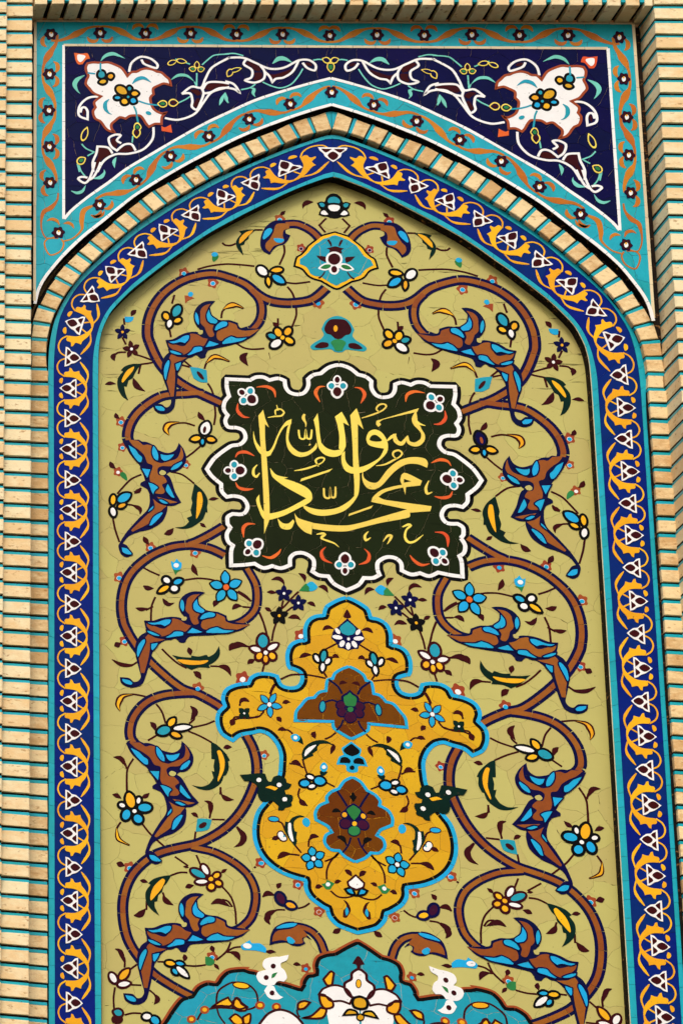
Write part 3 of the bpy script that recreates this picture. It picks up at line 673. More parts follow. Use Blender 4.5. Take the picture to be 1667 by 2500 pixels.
for i in range(len(TK) - 1):
    fl = bool(i % 2); pr_ = bpart('interlace')           # half unit from blossom i to i+1; written from an R blossom (u=0) to an L blossom (u=207)
    base = i
    bs(base, 'tendril', 'Y', [10, 10, 10, 11], '142,8 106,26 89,64 104,104 142,128', 2, pr_, fl)
    bf(base, 'leaf', 'Y', '146,130! 136,112 142,98 168,92 173,68! 186,72 202,94 238,87! 244,108 272,140 288,172 291,207 282,207 272,184 244,156 204,134', 2.2, pr_, fl)
    bs(base, 'tendril', 'Y', [5, 17, 19, 11, 10, 9], '243,24 264,50 290,88 298,120 290,152 280,180', 1.6, pr_, fl)
    bs(base, 'tendril', 'Y', [10, 10], '214,190 272,160', 1.2, pr_, fl)
    bf(base, 'bud', 'Y', '110,142 126,138 128,156 120,176! 106,170 102,156', 2.2, pr_, fl)
for i in range(len(TK) - 1):
    pr_ = bpart('blossom')
    if i % 2 == 0:
        sil = '138,-62! 160,-56 180,-38 210,-32 250,0! 212,32 182,42 162,56 138,62!'; ins = ('170,0 200,-23 236,0 200,23', '149,-50! 178,-30 150,-5!', '149,50! 178,30 150,5!')
    else:
        sil = '220,-64! 198,-58 178,-38 150,-31 103,0! 148,32 176,42 198,58 220,64!'; ins = ('118,0 153,-23 187,0 153,23', '211,-51! 182,-30 210,-5!', '211,51! 182,30 210,5!')
    if i == 0:
        f0 = lambda s_: bpoly(0, s_)
    def at_i(s_):
        P, c = [], []
        for tok in s_.split():
            cc = tok.endswith('!'); a, b = tok.rstrip('!').split(','); P.append((float(a), float(b))); c.append(cc)
        out = []
        for v, u in smooth(P, c, True, 3):
            if i == 0: p = (AXD(DB) - (u / 207.) * (TK[1]) * .97, mid[0][1] - (v - 197.5) / 132.5 * hw[0] * 1.04); out.append(p)
            else: out.append(bp(i, u, v))
        return out
    V = at_i(sil)
    for k, V2 in ((0, V), (1, mirror(V))):
        if i == 0 and k: continue
        plate('petal', V2, 'W', DB + 4 * STEP + eps(), STEP * 2, pr_[k])
    for s_ in ins:
        V = at_i(s_)
        for k, V2 in ((0, V), (1, mirror(V))):
            if i == 0 and k: continue
            plate('centre', V2, 'M', DB + 5.2 * STEP + eps(), STEP * 2, pr_[k])

Cx.sq = 0
# ================================================================== OLIVE FIELD
def symhalf(reg, s_, d=None):
    P, c = parse(reg, s_); V = wall(smooth(P, c, False), d); V[0] = (AX, V[0][1]); V[-1] = (AX, V[-1][1]); return V
def symP(V): return V + mirror(V)[::-1][1:-1]
def offs(V, o):
    """closed outline moved inwards (o > 0) by o metres"""
    if not o: return list(V)
    P = np.array(V)
    if area(P) < 0: P = P[::-1]
    keep = [i for i in range(len(P)) if np.linalg.norm(P[i] - P[i - 1]) > 1e-5]; P = P[keep]
    d = np.roll(P, -1, 0) - np.roll(P, 1, 0); d /= np.linalg.norm(d, axis=1)[:, None] + 1e-12
    Q = P + np.stack([-d[:, 1], d[:, 0]], 1) * o
    A_ = P; B_ = np.roll(P, -1, 0); AB = B_ - A_; L2 = np.sum(AB ** 2, 1) + 1e-12; out = []
    for q in Q:
        t = np.clip(np.sum((q - A_) * AB, 1) / L2, 0, 1); dd = np.min(np.linalg.norm(q - (A_ + AB * t[:, None]), axis=1))
        if dd > .9 * abs(o): out.append(tuple(q))
    return out
def sym(name, mat, reg, s_, lay=3, ol=None, ow=3.5):
    V = symP(symhalf(reg, s_)); plate(name, V, mat, Cx.d + lay * STEP + eps(), STEP * (lay + .5), Cx.parts[0])
    if ol: ribbon('outline', V, ow * .00185, ol, Cx.d + (lay + 1) * STEP + eps(), STEP * 1.5, Cx.parts[0], True)
    return V
def symring(V, mat, wpx, o, lay, name='outline_strip', cut=70):
    Q = offs(V, o * .00185); Q = Q + Q[:1]; L = clen(Q); n_ = max(1, int(L[-1] / (cut * .00185))); Qa = np.array(Q)
    for i in range(n_):
        a, b = L[-1] * i / n_ + rnd.uniform(.0005, .0012), L[-1] * (i + 1) / n_ - rnd.uniform(.0005, .0012)
        ii = [j for j in range(len(L)) if a < L[j] < b]; t = [a] + [L[j] for j in ii] + [b]
        t = [t[0]] + [u for u in t[1:-1] if u - a > 1e-4 and b - u > 1e-4] + [t[-1]]
        V2 = [(np.interp(u, L, Qa[:, 0]), np.interp(u, L, Qa[:, 1])) for u in t]
        ribbon(name, V2, [wpx * .000925] * len(V2), mat, Cx.d + lay * STEP + eps(), STEP * (lay + .5), Cx.parts[0])
thing('mosaic_field', 'olive tiled field with small flowers and leaves inside the pointed arch', 'tile panel', 0.0)
RF = Cx.roots[0]
E4w = [W(*q, 0) for q in []]
fo = [(p[0] - .03, p[1] + .02) for p in E4]; fo[0] = (AX, E4[0][1] + .03)
FP = fo + mirror(fo)[::-1][1:]
plate('grout_bed', FP, 'j', -.003, .02, RF)
cells(FP, .15, 'O', 0.0, RF, .00045, 'tile', 11, .47, warp=.006)
# ---- helpers for the recurring small growths
def stem(reg, s_, w_=13, mat='M', side='both', lay=1): s('stem', mat, reg, w_, s_, lay, side)
def big_leaf(reg, sil, stripe, side='both', c='Y'):
    part('serrated_leaf'); f('leaf', 'G', reg, sil, 2, side=side); f('stripe', c, reg, stripe, 3.4, side=side); part()
# stems first
part('stems')
for r_, s_ in (('F', '635,455 F500,400') ,) if False else (): stem(r_, s_)
for r_, s_ in (('F', '690,372! 642,420! 684,470'), ('F', '400,555 404,610 370,690'), ('F', '418,812 480,818 580,806'), ('F', '424,840 456,880 474,925'), ('F', '484,980 484,1040 450,1130'),
               ('F', '-190,722 -110,700 0,686 100,690 200,700'), ('F', '258,452 200,452'), ('F', '72,545 40,558 0,556 -20,540'),
               ('G', '886,0 868,60'), ('G', '852,240 862,290'), ('G', '1205,160 1215,110 1260,76'), ('G', '545,205 540,160'), ('G', '530,290 555,340'), ('G', '630,410 745,455 650,476'), ('G', '555,392 500,395 470,420'),
               ('G', '1310,332 1360,362 1420,372 1500,366'), ('G', '940,440 1000,492'), ('G', '916,474 990,494'), ('G', '1090,505 1110,455 1150,428'), ('G', '1112,605 1135,640 1150,680'), ('G', '1160,755 1165,820 1155,890'),
               ('G', '1025,895 960,876 900,878'), ('G', '1062,1035 1010,1080 965,1112'), ('J', '860,90 940,110 1020,170'), ('J', '660,108 590,140 530,200 495,240'), ('J', '610,230 660,200'), ('J', '545,312 600,318 630,340'),
               ('J', '465,405 480,480 510,570'), ('J', '675,745 720,770 785,798'), ('J', '950,830 1040,818 1110,822 1160,832'), ('J', '1320,905 1370,935 1410,975'), ('J', '755,945 730,1010 725,1110'), ('J', '690,1035 740,1010'),
               ('J', '1350,1012 1410,1018'), ('J', '1465,1050 1490,1110 1510,1180 K1520,90'), ('I', '640,880 590,930 540,985 520,1000'), ('I', '536,940 522,1000'), ('I', '600,985 555,1018'), ('N', '320,225 300,290 290,350'),
               ('N', '205,160 235,230 258,310'), ('N', '240,505 225,560'), ('N', '0,0 60,20 150,80') , ('K', '1260,190 1310,160 1400,165'), ('K', '640,265 590,296'), ('K', '800,180 850,230 910,280 970,312'), ('K', '1130,298 1190,300'),
               ('K', '540,500 600,490 690,506'), ('K', '760,555 800,610 826,690'), ('K', '985,690 1020,660 1015,620'), ('K', '1010,716 1100,696 1160,672'), ('K', '980,742 1060,776 1140,820'), ('K', '765,770 705,806'),
               ('K', '606,930 566,1000 560,1080 560,1150'), ('K', '560,1000 540,950 490,925'), ('L', '560,0 562,90'), ('L', '520,300 490,350 500,410'), ('L', '666,312 720,380 820,470'), ('L', '888,536 980,600'),
               ('L', '1030,365 1022,430'), ('L', '1035,525 1062,590'), ('L', '1140,282 1230,284'), ('L', '1125,275 1138,200'), ('L', '1310,330 1340,360 1355,400'), ('L', '1210,740 1270,810 1300,900 1306,1000'), ('L', '1280,880 1250,840 1210,830'),
               ('L', '975,645 920,645 860,665'), ('L', '695,840 695,900'), ('L', '805,780 820,820'), ('L', '1200,60 1205,110 1230,130'),
               ('M', '1270,616 1240,680 1170,740'), ('M', '1240,684 1290,655 1345,648'), ('M', '1100,772 1030,780 960,776'), ('M', '770,750 825,752'), ('M', '1240,684 1290,690 1320,715'), ('M', '630,768 580,806'), ('M', '545,790 545,730 520,690'),
               ('M', '590,908 660,912'), ('M', '480,925 470,1000 475,1090'), ('M', '715,945 750,975 760,1000'), ('M', '545,1115 600,1102 660,1104'), ('Q', '548,350 510,375 468,386'), ('Q', '380,396 320,398 285,430'), ('Q', '305,294 262,294'),
               ('K', '1200,1130 1198,1176'), ('G', '655,478 640,540'), ('Q', '180,100 170,110')):
    stem(r_, s_)
part()
# leaves
part('leaves')
LV = (('F', '600,262 560,264 536,282 530,306', 34), ('F', '378,352 395,335 412,322', 26), ('F', '96,690 102,714', 22), ('F', '325,1085 350,1105 366,1126', 34), ('G', '625,104 605,120 590,146', 34), ('G', '572,244 615,250', 26), ('G', '478,400 466,425 478,452', 34), ('G', '412,612 450,604 488,610', 28), ('G', '604,570 630,625 686,660', 40),
      ('G', '1385,396 1352,430 1388,486', 44), ('G', '1530,396 1540,440', 34), ('G', '1050,800 1062,830 1096,862', 34), ('G', '484,808 490,832 512,846', 30), ('J', '446,20 460,50 486,68', 34), ('J', '660,212 632,224 612,240', 32), ('J', '604,316 650,345 650,382', 30), ('J', '1120,280 1150,274 1188,272', 26),
      ('J', '1060,440 1080,455 1102,470', 26), ('J', '674,532 690,560 712,590', 36), ('J', '1010,720 1020,760 1046,800', 36), ('J', '672,868 705,885 746,886', 36), ('J', '620,1020 660,1030 710,1022', 30), ('J', '805,955 840,995 886,985', 32), ('J', '1195,975 1165,985 1155,1014', 36), ('J', '1280,1030 1310,1005 1350,1010', 34),
      ('J', '815,515 850,505 880,474', 40, 'q'), ('I', '455,800 500,790 530,808 545,840', 30), ('I', '425,884 460,884 492,890', 28), ('I', '410,990 430,1000 458,1020', 30), ('I', '570,1060 620,1052 656,1076', 34), ('I', '700,958 730,962 756,984', 32), ('I', '640,756 676,776 684,815', 30), ('I', '775,848 815,850 842,890', 32),
      ('N', '1,408 60,375 130,386', 46), ('N', '172,480 140,492 124,508', 36), ('K', '1258,190 1290,155 1330,150', 44), ('K', '980,170 990,195 996,225', 36), ('K', '475,160 500,150 520,140', 44), ('K', '458,252 520,286 590,292 630,270', 30), ('K', '1015,335 1040,350 1068,388', 42), ('K', '1180,298 1240,310 1272,366', 40), ('K', '1385,284 1410,260 1436,252', 30),
      ('K', '994,570 1026,610 995,670', 40), ('K', '720,680 745,705 755,742', 36), ('K', '470,920 520,930 556,990', 34), ('K', '1220,858 1250,850 1278,852', 34), ('L', '462,112 490,118 524,140', 34), ('L', '660,134 690,122 716,100', 32), ('L', '1090,155 1130,175 1130,262', 36), ('L', '1205,110 1240,140 1292,148', 36),
      ('L', '1000,240 1025,248 1048,270', 30), ('L', '1330,350 1362,400 1340,450 1294,470', 36), ('L', '650,700 680,704 706,714', 30), ('L', '608,938 650,932 690,890', 44), ('L', '808,800 830,840 880,868', 40), ('L', '960,748 985,738 1020,732', 36), ('L', '1205,648 1222,634 1244,620', 26), ('L', '1135,860 1190,840 1270,880', 40), ('L', '490,580 520,590 546,600', 44),
      ('L', '945,604 965,606 985,612', 20), ('M', '480,662 515,680 545,760', 34), ('M', '760,975 770,1010 745,1044', 36), ('M', '1140,640 1145,665 1155,685', 34), ('M', '1155,765 1175,785 1190,806', 26), ('M', '950,700 958,720 950,748', 34), ('M', '1270,686 1310,700 1332,744', 40), ('M', '1505,680 1540,684 1568,688', 26),
      ('Q', '250,684 285,680 320,686', 26), ('Q', '228,310 262,278 310,294', 30), ('Q', '330,250 336,230 356,212', 34), ('Q', '285,420 256,460 280,498', 42), ('Q', '706,554 735,540 762,520', 40), ('Q', '436,770 462,766 490,776', 28), ('Q', '0,684 50,700 74,744', 34), ('K', '490,1160 500,1168', 20), ('L', '1485,810 1520,790 1568,800', 30), ('L', '1568,900 1520,940 1530,1000', 40), ('O', '45,612 96,670 82,720 30,752', 40))
for l_ in LV: leaf('M', l_[0], l_[2], l_[1], 1.8)
for r_, s_, w_ in (('G', '1215,100 1260,78 1310,72 1356,92', 40), ('G', '1100,470 1150,425 1200,430 1262,456', 40), ('G', '850,960 826,920 850,885 920,872', 50), ('F', '-10,990 40,964 90,972 124,990', 40), ('K', '515,606 500,560 530,505 600,492', 46), ('L', '490,340 500,410 540,440 580,458', 34)):
    s('leaf', 'M', r_, [5, w_ * .8, w_, w_ * .6, 12], s_, 1.8); s('leaf', 'Y', r_, [0, w_ * .35, w_ * .45, w_ * .1, 0], s_, 3)
for r_, s_ in (('J', '1165,0 1165,1'),): pass
part()
big_leaf('F', '210,452! 150,450 96,462! 110,478! 74,530 84,580 124,626! 112,580 104,560! 130,552! 136,530! 160,512! 164,490', '190,458 140,470 100,510 96,545 120,530 150,500')
big_leaf('G', '660,472! 600,472 545,490 520,515! 534,525! 498,575 500,640 530,695 570,722! 550,670 542,625! 560,628! 572,585! 600,570! 625,520', '608,492 560,520 526,580 530,602 560,570 600,520')
big_leaf('J', '1022,170! 1080,220 1112,280 1108,330! 1112,368! 1098,366! 1082,410 1060,432! 1000,470 940,480 890,470! 950,462 985,430! 970,405! 1005,390! 995,352! 1008,300! 1000,270!', '1044,232 1066,232 1078,290 1062,360 1034,412 1036,340')
big_leaf('K', '870,222! 930,235 1000,240! 1000,226! 1050,232 1104,220! 1118,236! 1160,210 1190,160! 1196,215 1170,260 1120,292! 1128,310! 1050,308 1002,325! 940,290 890,240!', '905,255 960,256 1040,262 1116,260 1080,284 1000,290 940,280')
big_leaf('K', '1135,815! 1180,840 1240,900 1264,944! 1252,948! 1256,1000 1236,1045! 1222,1048! 1200,1100 1130,1144 1060,1140 1005,1112! 1070,1122 1120,1104 1142,1078! 1152,1060! 1140,1015! 1158,1020! 1152,980! 1160,935! 1138,932!', '1176,880 1200,878 1226,940 1222,1010 1184,1088 1180,1070 1196,1000 1186,920')
big_leaf('L', '865,662! 800,670 740,690 706,718! 722,728! 688,780 694,850 730,900 782,940! 752,880 750,845! 768,842! 775,800! 802,775! 810,740! 835,715', '800,688 820,700 800,750 760,800 724,836 722,800 745,740')
# rosettes seated on the vines
for r_, x_, y_, r2, dt in (('F', 372, 378, 34, 'C'), ('F', 518, 575, 28, 'P'), ('F', 635, 950, 38, 'C'), ('D', 1258, 745, 34, 'C'), ('D', 1456, 812, 36, 'C'), ('G', 520, 866, 34, 'C'), ('G', 530, 1040, 30, 'C'), ('J', 965, 40, 28, 'C'), ('J', 722, 605, 34, 'C'), ('J', 1027, 640, 36, 'C'),
                        ('J', 508, 810, 36, 'C'), ('K', 545, 125, 34, 'C'), ('K', 1045, 448, 38, 'C'), ('K', 1350, 385, 46, 'W'), ('K', 1498, 905, 32, 'C'), ('L', 580, 610, 38, 'C'), ('L', 1480, 575, 36, 'C'), ('N', 488, 312, 42, 'W'), ('N', 92, 606, 46, 'W'), ('O', 214, 855, 36, 'C'),
                        ('Q', 468, 220, 36, 'C'), ('Q', 612, 405, 36, 'q'), ('Q', 522, 795, 32, 'C'), ('M', 1142, 716, 36, 'C'), ('J', 500, 88, 30, 'W'), ('G', 964, 1000 - 20, 1, 'C')):
    if r2 > 5: bud(r_, x_, y_, r2, dt)
for r_, s_ in (('J', '530,90 556,110 562,150 530,130 512,108'), ('F', '-70,604 -90,640 -80,670 -52,650 -46,626'), ('M', '1096,716! 1130,720 1160,750 1140,775 1100,770')):
    part('bud'); f('petal', 'e', r_, s_, 1.6); part()
part('bud'); ell('C', 'F', -72, 620, 22, 16, 0, 'petal', 2, pt=0); f('petal', 'C', 'D', '1290,880 1310,876 1322,892 1304,910 1286,900', 2); f('petal', 'q', 'D', '1262,900! 1300,905 1330,920! 1290,935 1268,956!', 1.8); part()
part('bud'); f('petal', 'C', 'G', '545,150! 570,150 608,150! 600,175 575,188 550,186!', 2.2); part()
# blossoms
flower('F', 'K', [('W', 252, 734, 42, 28, 40, .1), ('Y', 352, 728, 40, 17, 175), ('C', 362, 790, 50, 24, 32), ('Y', 294, 806, 30, 14, 82)])
flower('G', 'K', [('t', 900, 112, 44, 30, 120, .3), ('Y', 828, 148, 26, 20, 60), ('Y', 906, 176, 26, 16, 160), ('W', 851, 198, 28, 19, 100)])
star('G', 530, 256, 52, 'D', 'D', 'Y', 5, name='star_flower', ow=5); star('G', 592, 372, 58, 'M', 'M', 'W', 5, ow=5, rot=-100)
flower('G', 'K', [('W', 1096, 914, 48, 38, -70, .25), ('Y', 1030, 984, 34, 18, 170), ('Y', 1134, 990, 30, 17, 10), ('C', 1076, 1006, 20, 12, 90)], side='left'); 
flower('G', 'K', [('D', 1096, 914, 48, 38, -70, .25), ('Y', 1030, 984, 34, 18, 170), ('Y', 1134, 990, 30, 17, 10), ('C', 1076, 1006, 20, 12, 90)], side='right')
part('blossom'); ell('M', 'G', 1090, 924, 24, 11, 100, 'centre', 5, side='left'); ell('q', 'G', 1090, 924, 22, 10, 100, 'centre', 5, side='right'); part()
part('bud'); f('petal', 't', 'G', '990,492! 1050,500 1105,515! 1112,600! 1060,596 1015,570!', 2); ell('M', 'G', 1062, 552, 36, 12, 50, 'centre', 3.4); part()
flower('J', 'K', [('W', 832, 832, 26, 20, 30, 0), ('C', 908, 842, 32, 19, -20, .2), ('W', 884, 888, 26, 22, 0, 0), ('Y', 812, 892, 42, 17, 150)], ow=11)
star('J', 1237, 880, 118, 'C', 'K', 'x', 5, rx=.33, ry=.22, ow=11, rot=-94)
part('bud'); f('petal', 'C', 'J', '862,700 880,710 900,684! 920,706 934,712 930,750 900,762 872,750', 2); ell('W', 'J', 897, 730, 18, 15, 0, 'centre', 3.4, pt=0); f('petal', 'e', 'J', '872,750! 900,758 936,760! 905,775 893,796!', 1.8); part()
flower('J', 'K', [('Y', 466, 282, 34, 18, 95, .1), ('C', 540, 268, 52, 30, -30, .3), ('Y', 526, 322, 28, 14, -20), ('W', 466, 364, 32, 20, 75, .1)])
for x_, y_, cm in ((540, 895, 'W'), (638, 960, 'W')): star('I', x_, y_, 54, 'D', 'D', cm, 5, ow=6, rx=.4, ry=.24)
star('I', 508, 1047, 58, 'K', 'K', 'Y', 5, ow=7, rx=.4, ry=.26)
part('bud'); f('petal', 'e', 'I', '642,876! 690,826 712,845 716,878 690,880', 2); f('petal', 'C', 'I', '696,830 730,812 762,835 772,850! 750,872 716,878 712,850', 2.2); part()
flower('N', 'M', [('t', 228, 352, 48, 38, -92, .05), ('W', 180, 408, 38, 18, 195), ('W', 294, 392, 40, 19, -28), ('Y', 204, 454, 26, 22, 120, 0), ('Y', 247, 474, 26, 17, 90, 0), ('Y', 292, 454, 26, 22, 50, 0), ('W', 247, 431, 16, 16, 0, 0)], ow=10)
flower('K', 'K', [('t', 812, 740, 48, 32, 165, .2), ('Y', 866, 682, 34, 22, -50), ('Y', 894, 768, 36, 18, 20), ('W', 936, 720, 64, 19, -6)])
flower('L', 'K', [('Y', 584, 152, 56, 34, -105, .2), ('W', 528, 186, 22, 15, 20, 0), ('W', 640, 154, 22, 15, 100, 0), ('C', 682, 202, 48, 30, 0, 0), ('C', 556, 250, 38, 30, 110, 0), ('C', 636, 278, 34, 30, 40, 0), ('W', 612, 226, 16, 15, 0, 0)], ow=11)
part('bud'); f('petal', 't', 'L', '1042,276! 1090,276 1140,284! 1122,345 1080,362 1030,366!', 2); ell('M', 'L', 1078, 322, 30, 17, -30, 'centre', 3.4); part()
flower('L', 'M', [('W', 1094, 626, 40, 19, 58, .1), ('t', 1046, 652, 58, 24, 28, .2), ('W', 1070, 708, 42, 15, 178, .1), ('Y', 1172, 666, 24, 17, -30, 0), ('Y', 1184, 718, 24, 17, 25, 0), ('Y', 1136, 742, 22, 24, 90, 0), ('Y', 1134, 690, 18, 17, 0, 0)])
flower('M', 'K', [('Y', 856, 762, 34, 17, 10), ('C', 922, 764, 28, 13, 10), ('W', 938, 820, 56, 20, 42), ('C', 888, 818, 24, 14, 50)])
flower('M', 'M', [('W', 466, 862, 38, 22, -120, .1), ('Y', 542, 838, 48, 24, -48), ('W', 540, 904, 42, 19, -8)])
part('seed'); f('petal', 'C', 'M', '1340,640 1370,620 1400,602! 1414,624 1470,626 1510,660 1508,690! 1450,676 1400,672 1350,668', 2); ell('W', 'M', 1382, 643, 30, 18, 10, 'centre', 3.4, pt=0); part()
flower('Q', 'D', [('P', 350, 320, 44, 28, 60, .3), ('Y', 418, 366, 36, 20, 20)], ow=11)
flower('M', 'M', [('t', 500, 1100, 30, 24, 200), ('M', 494, 1145, 18, 28, 90, 0)]); flower('M', 'K', [('W', 696, 1126, 30, 22, 0, 0), ('C', 752, 1152, 34, 26, 40, 0)])
flower('F', 'K', [('Y', 360, 1155, 32, 24, -120, 0), ('Y', 426, 1148, 30, 24, -50, 0), ('Y', 436, 1210, 32, 20, 30, 0), ('W', 346, 1230, 42, 27, 150, .1), ('t', 318, 1180, 30, 18, 200, .2), ('Y', 390, 1190, 16, 16, 0, 0)], ow=10)
part('stems'); stem('G', '1560,300 1588,250 1592,160'); part()
# lotus at the top and trefoil below the first medallion, on the axis of symmetry
Cx.mir = True
part('lotus'); 
sym('outline', 'K', 'F', '722,202! 690,228 676,262 625,266! 640,300 652,312 636,350! 690,360 724,374!', 2)
sym('petal', 't', 'F', '722,220! 698,240 692,262 706,276 722,272!', 3.2, 'K', 2)
f('petal', 't', 'F', '636,270 664,264 684,282 672,300 648,296', 3.2, 'K', 1.6); sym('petal', 'W', 'F', '722,276! 698,286 698,308 722,332!', 3.6, 'K', 2); f('petal', 'W', 'F', '650,326 678,314 712,350! 680,356 648,346', 3.2, 'K', 1.8); part()
part('trefoil')
sym('outline', 't', 'F', '750,1040! 710,1056 680,1080 656,1130! 672,1170 650,1200! 610,1222 580,1250 600,1272 660,1270 720,1268 750,1290!', 2)
sym('petal', 'M', 'F', '752,1062! 716,1066 690,1092 676,1130 690,1160 720,1170 752,1200!', 3.2); ell('Y', 'F', 752, 1128, 14, 22, 0, 'centre', 4.6, pt=0, side='left'); 
sym('petal', 'e', 'F', '752,1200! 720,1220 736,1250 752,1282!', 3.6); f('petal', 'M', 'F', '610,1252 650,1222 700,1226 700,1252 650,1262', 3.2); part()
# ================================================================== SCROLLING VINES (left and right)
thing('scrolling_vine', 'brown scrolling vine with blue leaf clusters up the left half of the olive field', 'mosaic vine', 0.0, label2='brown scrolling vine with blue leaf clusters up the right half of the olive field', group='mirrored brown vines of the olive field')
def vine(reg, s_, w_=74, inner=33, cut=130, side='both'):
    part('vine_outline'); s('outline_piece', 'D', reg, w_, s_, 1.5, side, cut=cut * 1.0); part()
    part('vine'); s('vine_piece', 'R', reg, inner, s_, 2.6, side, cut=cut); part()
vine('F', '690,850 600,925 500,948 400,952 300,935 225,895 130,820 0,770 D1450,752 D1330,770 D1220,812 D1120,885 D1050,980 D1014,1080 D1010,1176 G718,330 G752,410 G800,490 G862,556 G920,600 G1000,648 G1100,694 G1205,742')
vine('F', '175,862 210,895 240,940 250,1010 232,1080 180,1140 G1400,242 G1330,262 G1270,262', 66, 30)
vine('G', '1080,676 1030,670 960,676 900,678 800,692 715,738 635,805 585,880 565,960 578,1010 615,1050 650,1075')
vine('J', '1222,465 1130,520 1040,566 985,586')
vine('J', '1228,660 1130,615 1020,592 950,592 870,604 780,636 700,680 615,752 560,830 530,930 524,1030 538,1120 K545,20 K580,90 K640,180 K720,270 K800,345 K880,412 K950,458 K1050,492 K1150,545 K1212,585')
vine('J', '1380,750 1436,850 1450,930 1440,1020 1390,1085 1310,1130 1220,1140', 66, 30)
vine('K', '1010,482 960,482 880,487 800,500 720,530 650,585 600,660 582,740 592,800 640,850 690,880')
vine('K', '1375,770 1422,860 1446,960 1444,1060 L1395,130 L1330,240 L1240,335 L1140,402 L1040,448 L940,470 L850,490 L760,520 L680,572 L605,650 L558,740 L534,850 L537,970 L560,1080 M600,660 M670,755 M750,838 M850,905 M950,962 M1020,996')
vine('L', '1000,470 1050,480 1140,500 1220,535 1310,590 1390,665 1434,760 1438,850 1410,950 1350,1015 1290,1045 1220,1045', 66, 30)
vine('F', '650,520 590,460 500,415 430,412 380,418', 64, 30); vine('Q', '650,690 620,610 570,550 510,520 450,510', 64, 30)
# crescents at the ends of the short vines
part('leaf_cluster')
f('outline', 'D', 'F', '400,386! 330,392 278,430 246,490 240,560 262,600 305,622! 326,590 360,562 400,552 430,520 444,490! 414,476 412,452 430,440', 3)
f('leaf', 'R', 'F', '430,410! 350,415 328,470 300,520 276,545 276,580 302,604! 330,566 366,552 400,535 392,490 400,456 436,440', 4.2)
f('leaf', 'C', 'F', '300,442 320,455 300,490 262,520 254,510 270,462', 5.4); f('leaf', 'C', 'F', '330,514 370,512 400,520 388,540 350,540', 5.4)
f('outline', 'D', 'Q', '440,476! 380,480 310,516 282,570 274,638! 330,624 390,620 430,640 480,644 520,626! 505,600 520,580 560,600', 3)
f('leaf', 'R', 'Q', '470,500! 420,526 330,540 300,570 292,614! 350,604 400,612 450,628 500,622 496,590 530,570', 4.2)
f('leaf', 'C', 'Q', '318,524 360,498 420,488 460,492 440,510 380,520', 5.4); f('leaf', 'C', 'Q', '390,590 410,580 446,610 430,630 400,620', 5.4)
part()
# acanthus clusters: drawn once, fitted on the others by their four landmarks
CL1 = [('D', 3.0, '1085,290! 1040,330 1030,370 1060,410 1120,432 1180,440 1240,468! 1250,502 1300,516! 1400,530! 1345,578 1250,607 1150,622 1000,634 975,660! 965,684 930,684! 900,655 870,667 830,672 782,712 752,762 738,830 724,900 710,960 694,1010 655,1040 595,1042 548,1012 536,966! 600,972 632,1000 662,992 678,958 664,900 645,830 630,760 632,700 658,640 704,606! 690,560 682,518! 740,518 800,496 862,485 922,490 955,512! 952,480 928,450 912,400 918,350 950,308 1000,284 1050,282'),
       ('R', 4.2, '1050,304! 1000,312 968,340 962,380 958,430 985,465! 998,510 1020,542 1052,532 1042,490 1056,450 1018,420 1010,370 1026,330'),
       ('R', 4.3, '1165,450! 1150,482 1080,508 1070,556 1100,580 1180,552 1240,575 1310,576 1400,534! 1290,532 1236,512 1225,480'),
       ('R', 4.2, '695,530! 750,560 820,580 862,530 872,500 922,510 960,538 1000,552! 962,600 900,600 860,620 800,640 740,602 706,570'),
       ('R', 4.4, '718,622! 760,652 830,666! 788,680 742,692 730,740 724,800 714,860 700,930! 676,930! 664,850 656,790 692,700 696,650'),
       ('C', 5.4, '930,350 946,374 950,420 940,444 920,412 918,374'), ('C', 5.4, '1036,338! 1046,390 1086,428 1070,450 1030,440! 1012,420 1010,380'), ('C', 5.4, '1060,492 1080,460 1120,443 1156,455 1150,480 1110,490 1072,502'),
       ('C', 5.4, '700,530! 760,530 820,508 856,510 850,540 820,562! 790,550 740,552'), ('C', 5.4, '704,596! 740,605 790,632 780,641 740,632 710,614'), ('C', 5.4, '830,646! 870,620 890,600 942,604 945,632 900,642 850,652'),
       ('C', 5.4, '975,612! 1010,568! 1084,602! 1040,612'), ('C', 5.4, '1110,592! 1140,570 1180,558! 1220,576 1300,580! 1250,602 1180,607 1115,606'), ('C', 5.4, '670,678 690,670 695,692 670,762 655,802 642,782 645,722'),
       ('C', 5.4, '735,700! 782,690! 778,712 752,750 738,742'), ('O', 5.8, '932,500 948,484 968,488 964,510 942,514'), ('C', 5.4, '550,978! 600,988 622,1010 614,1026 580,1020 556,1000')]
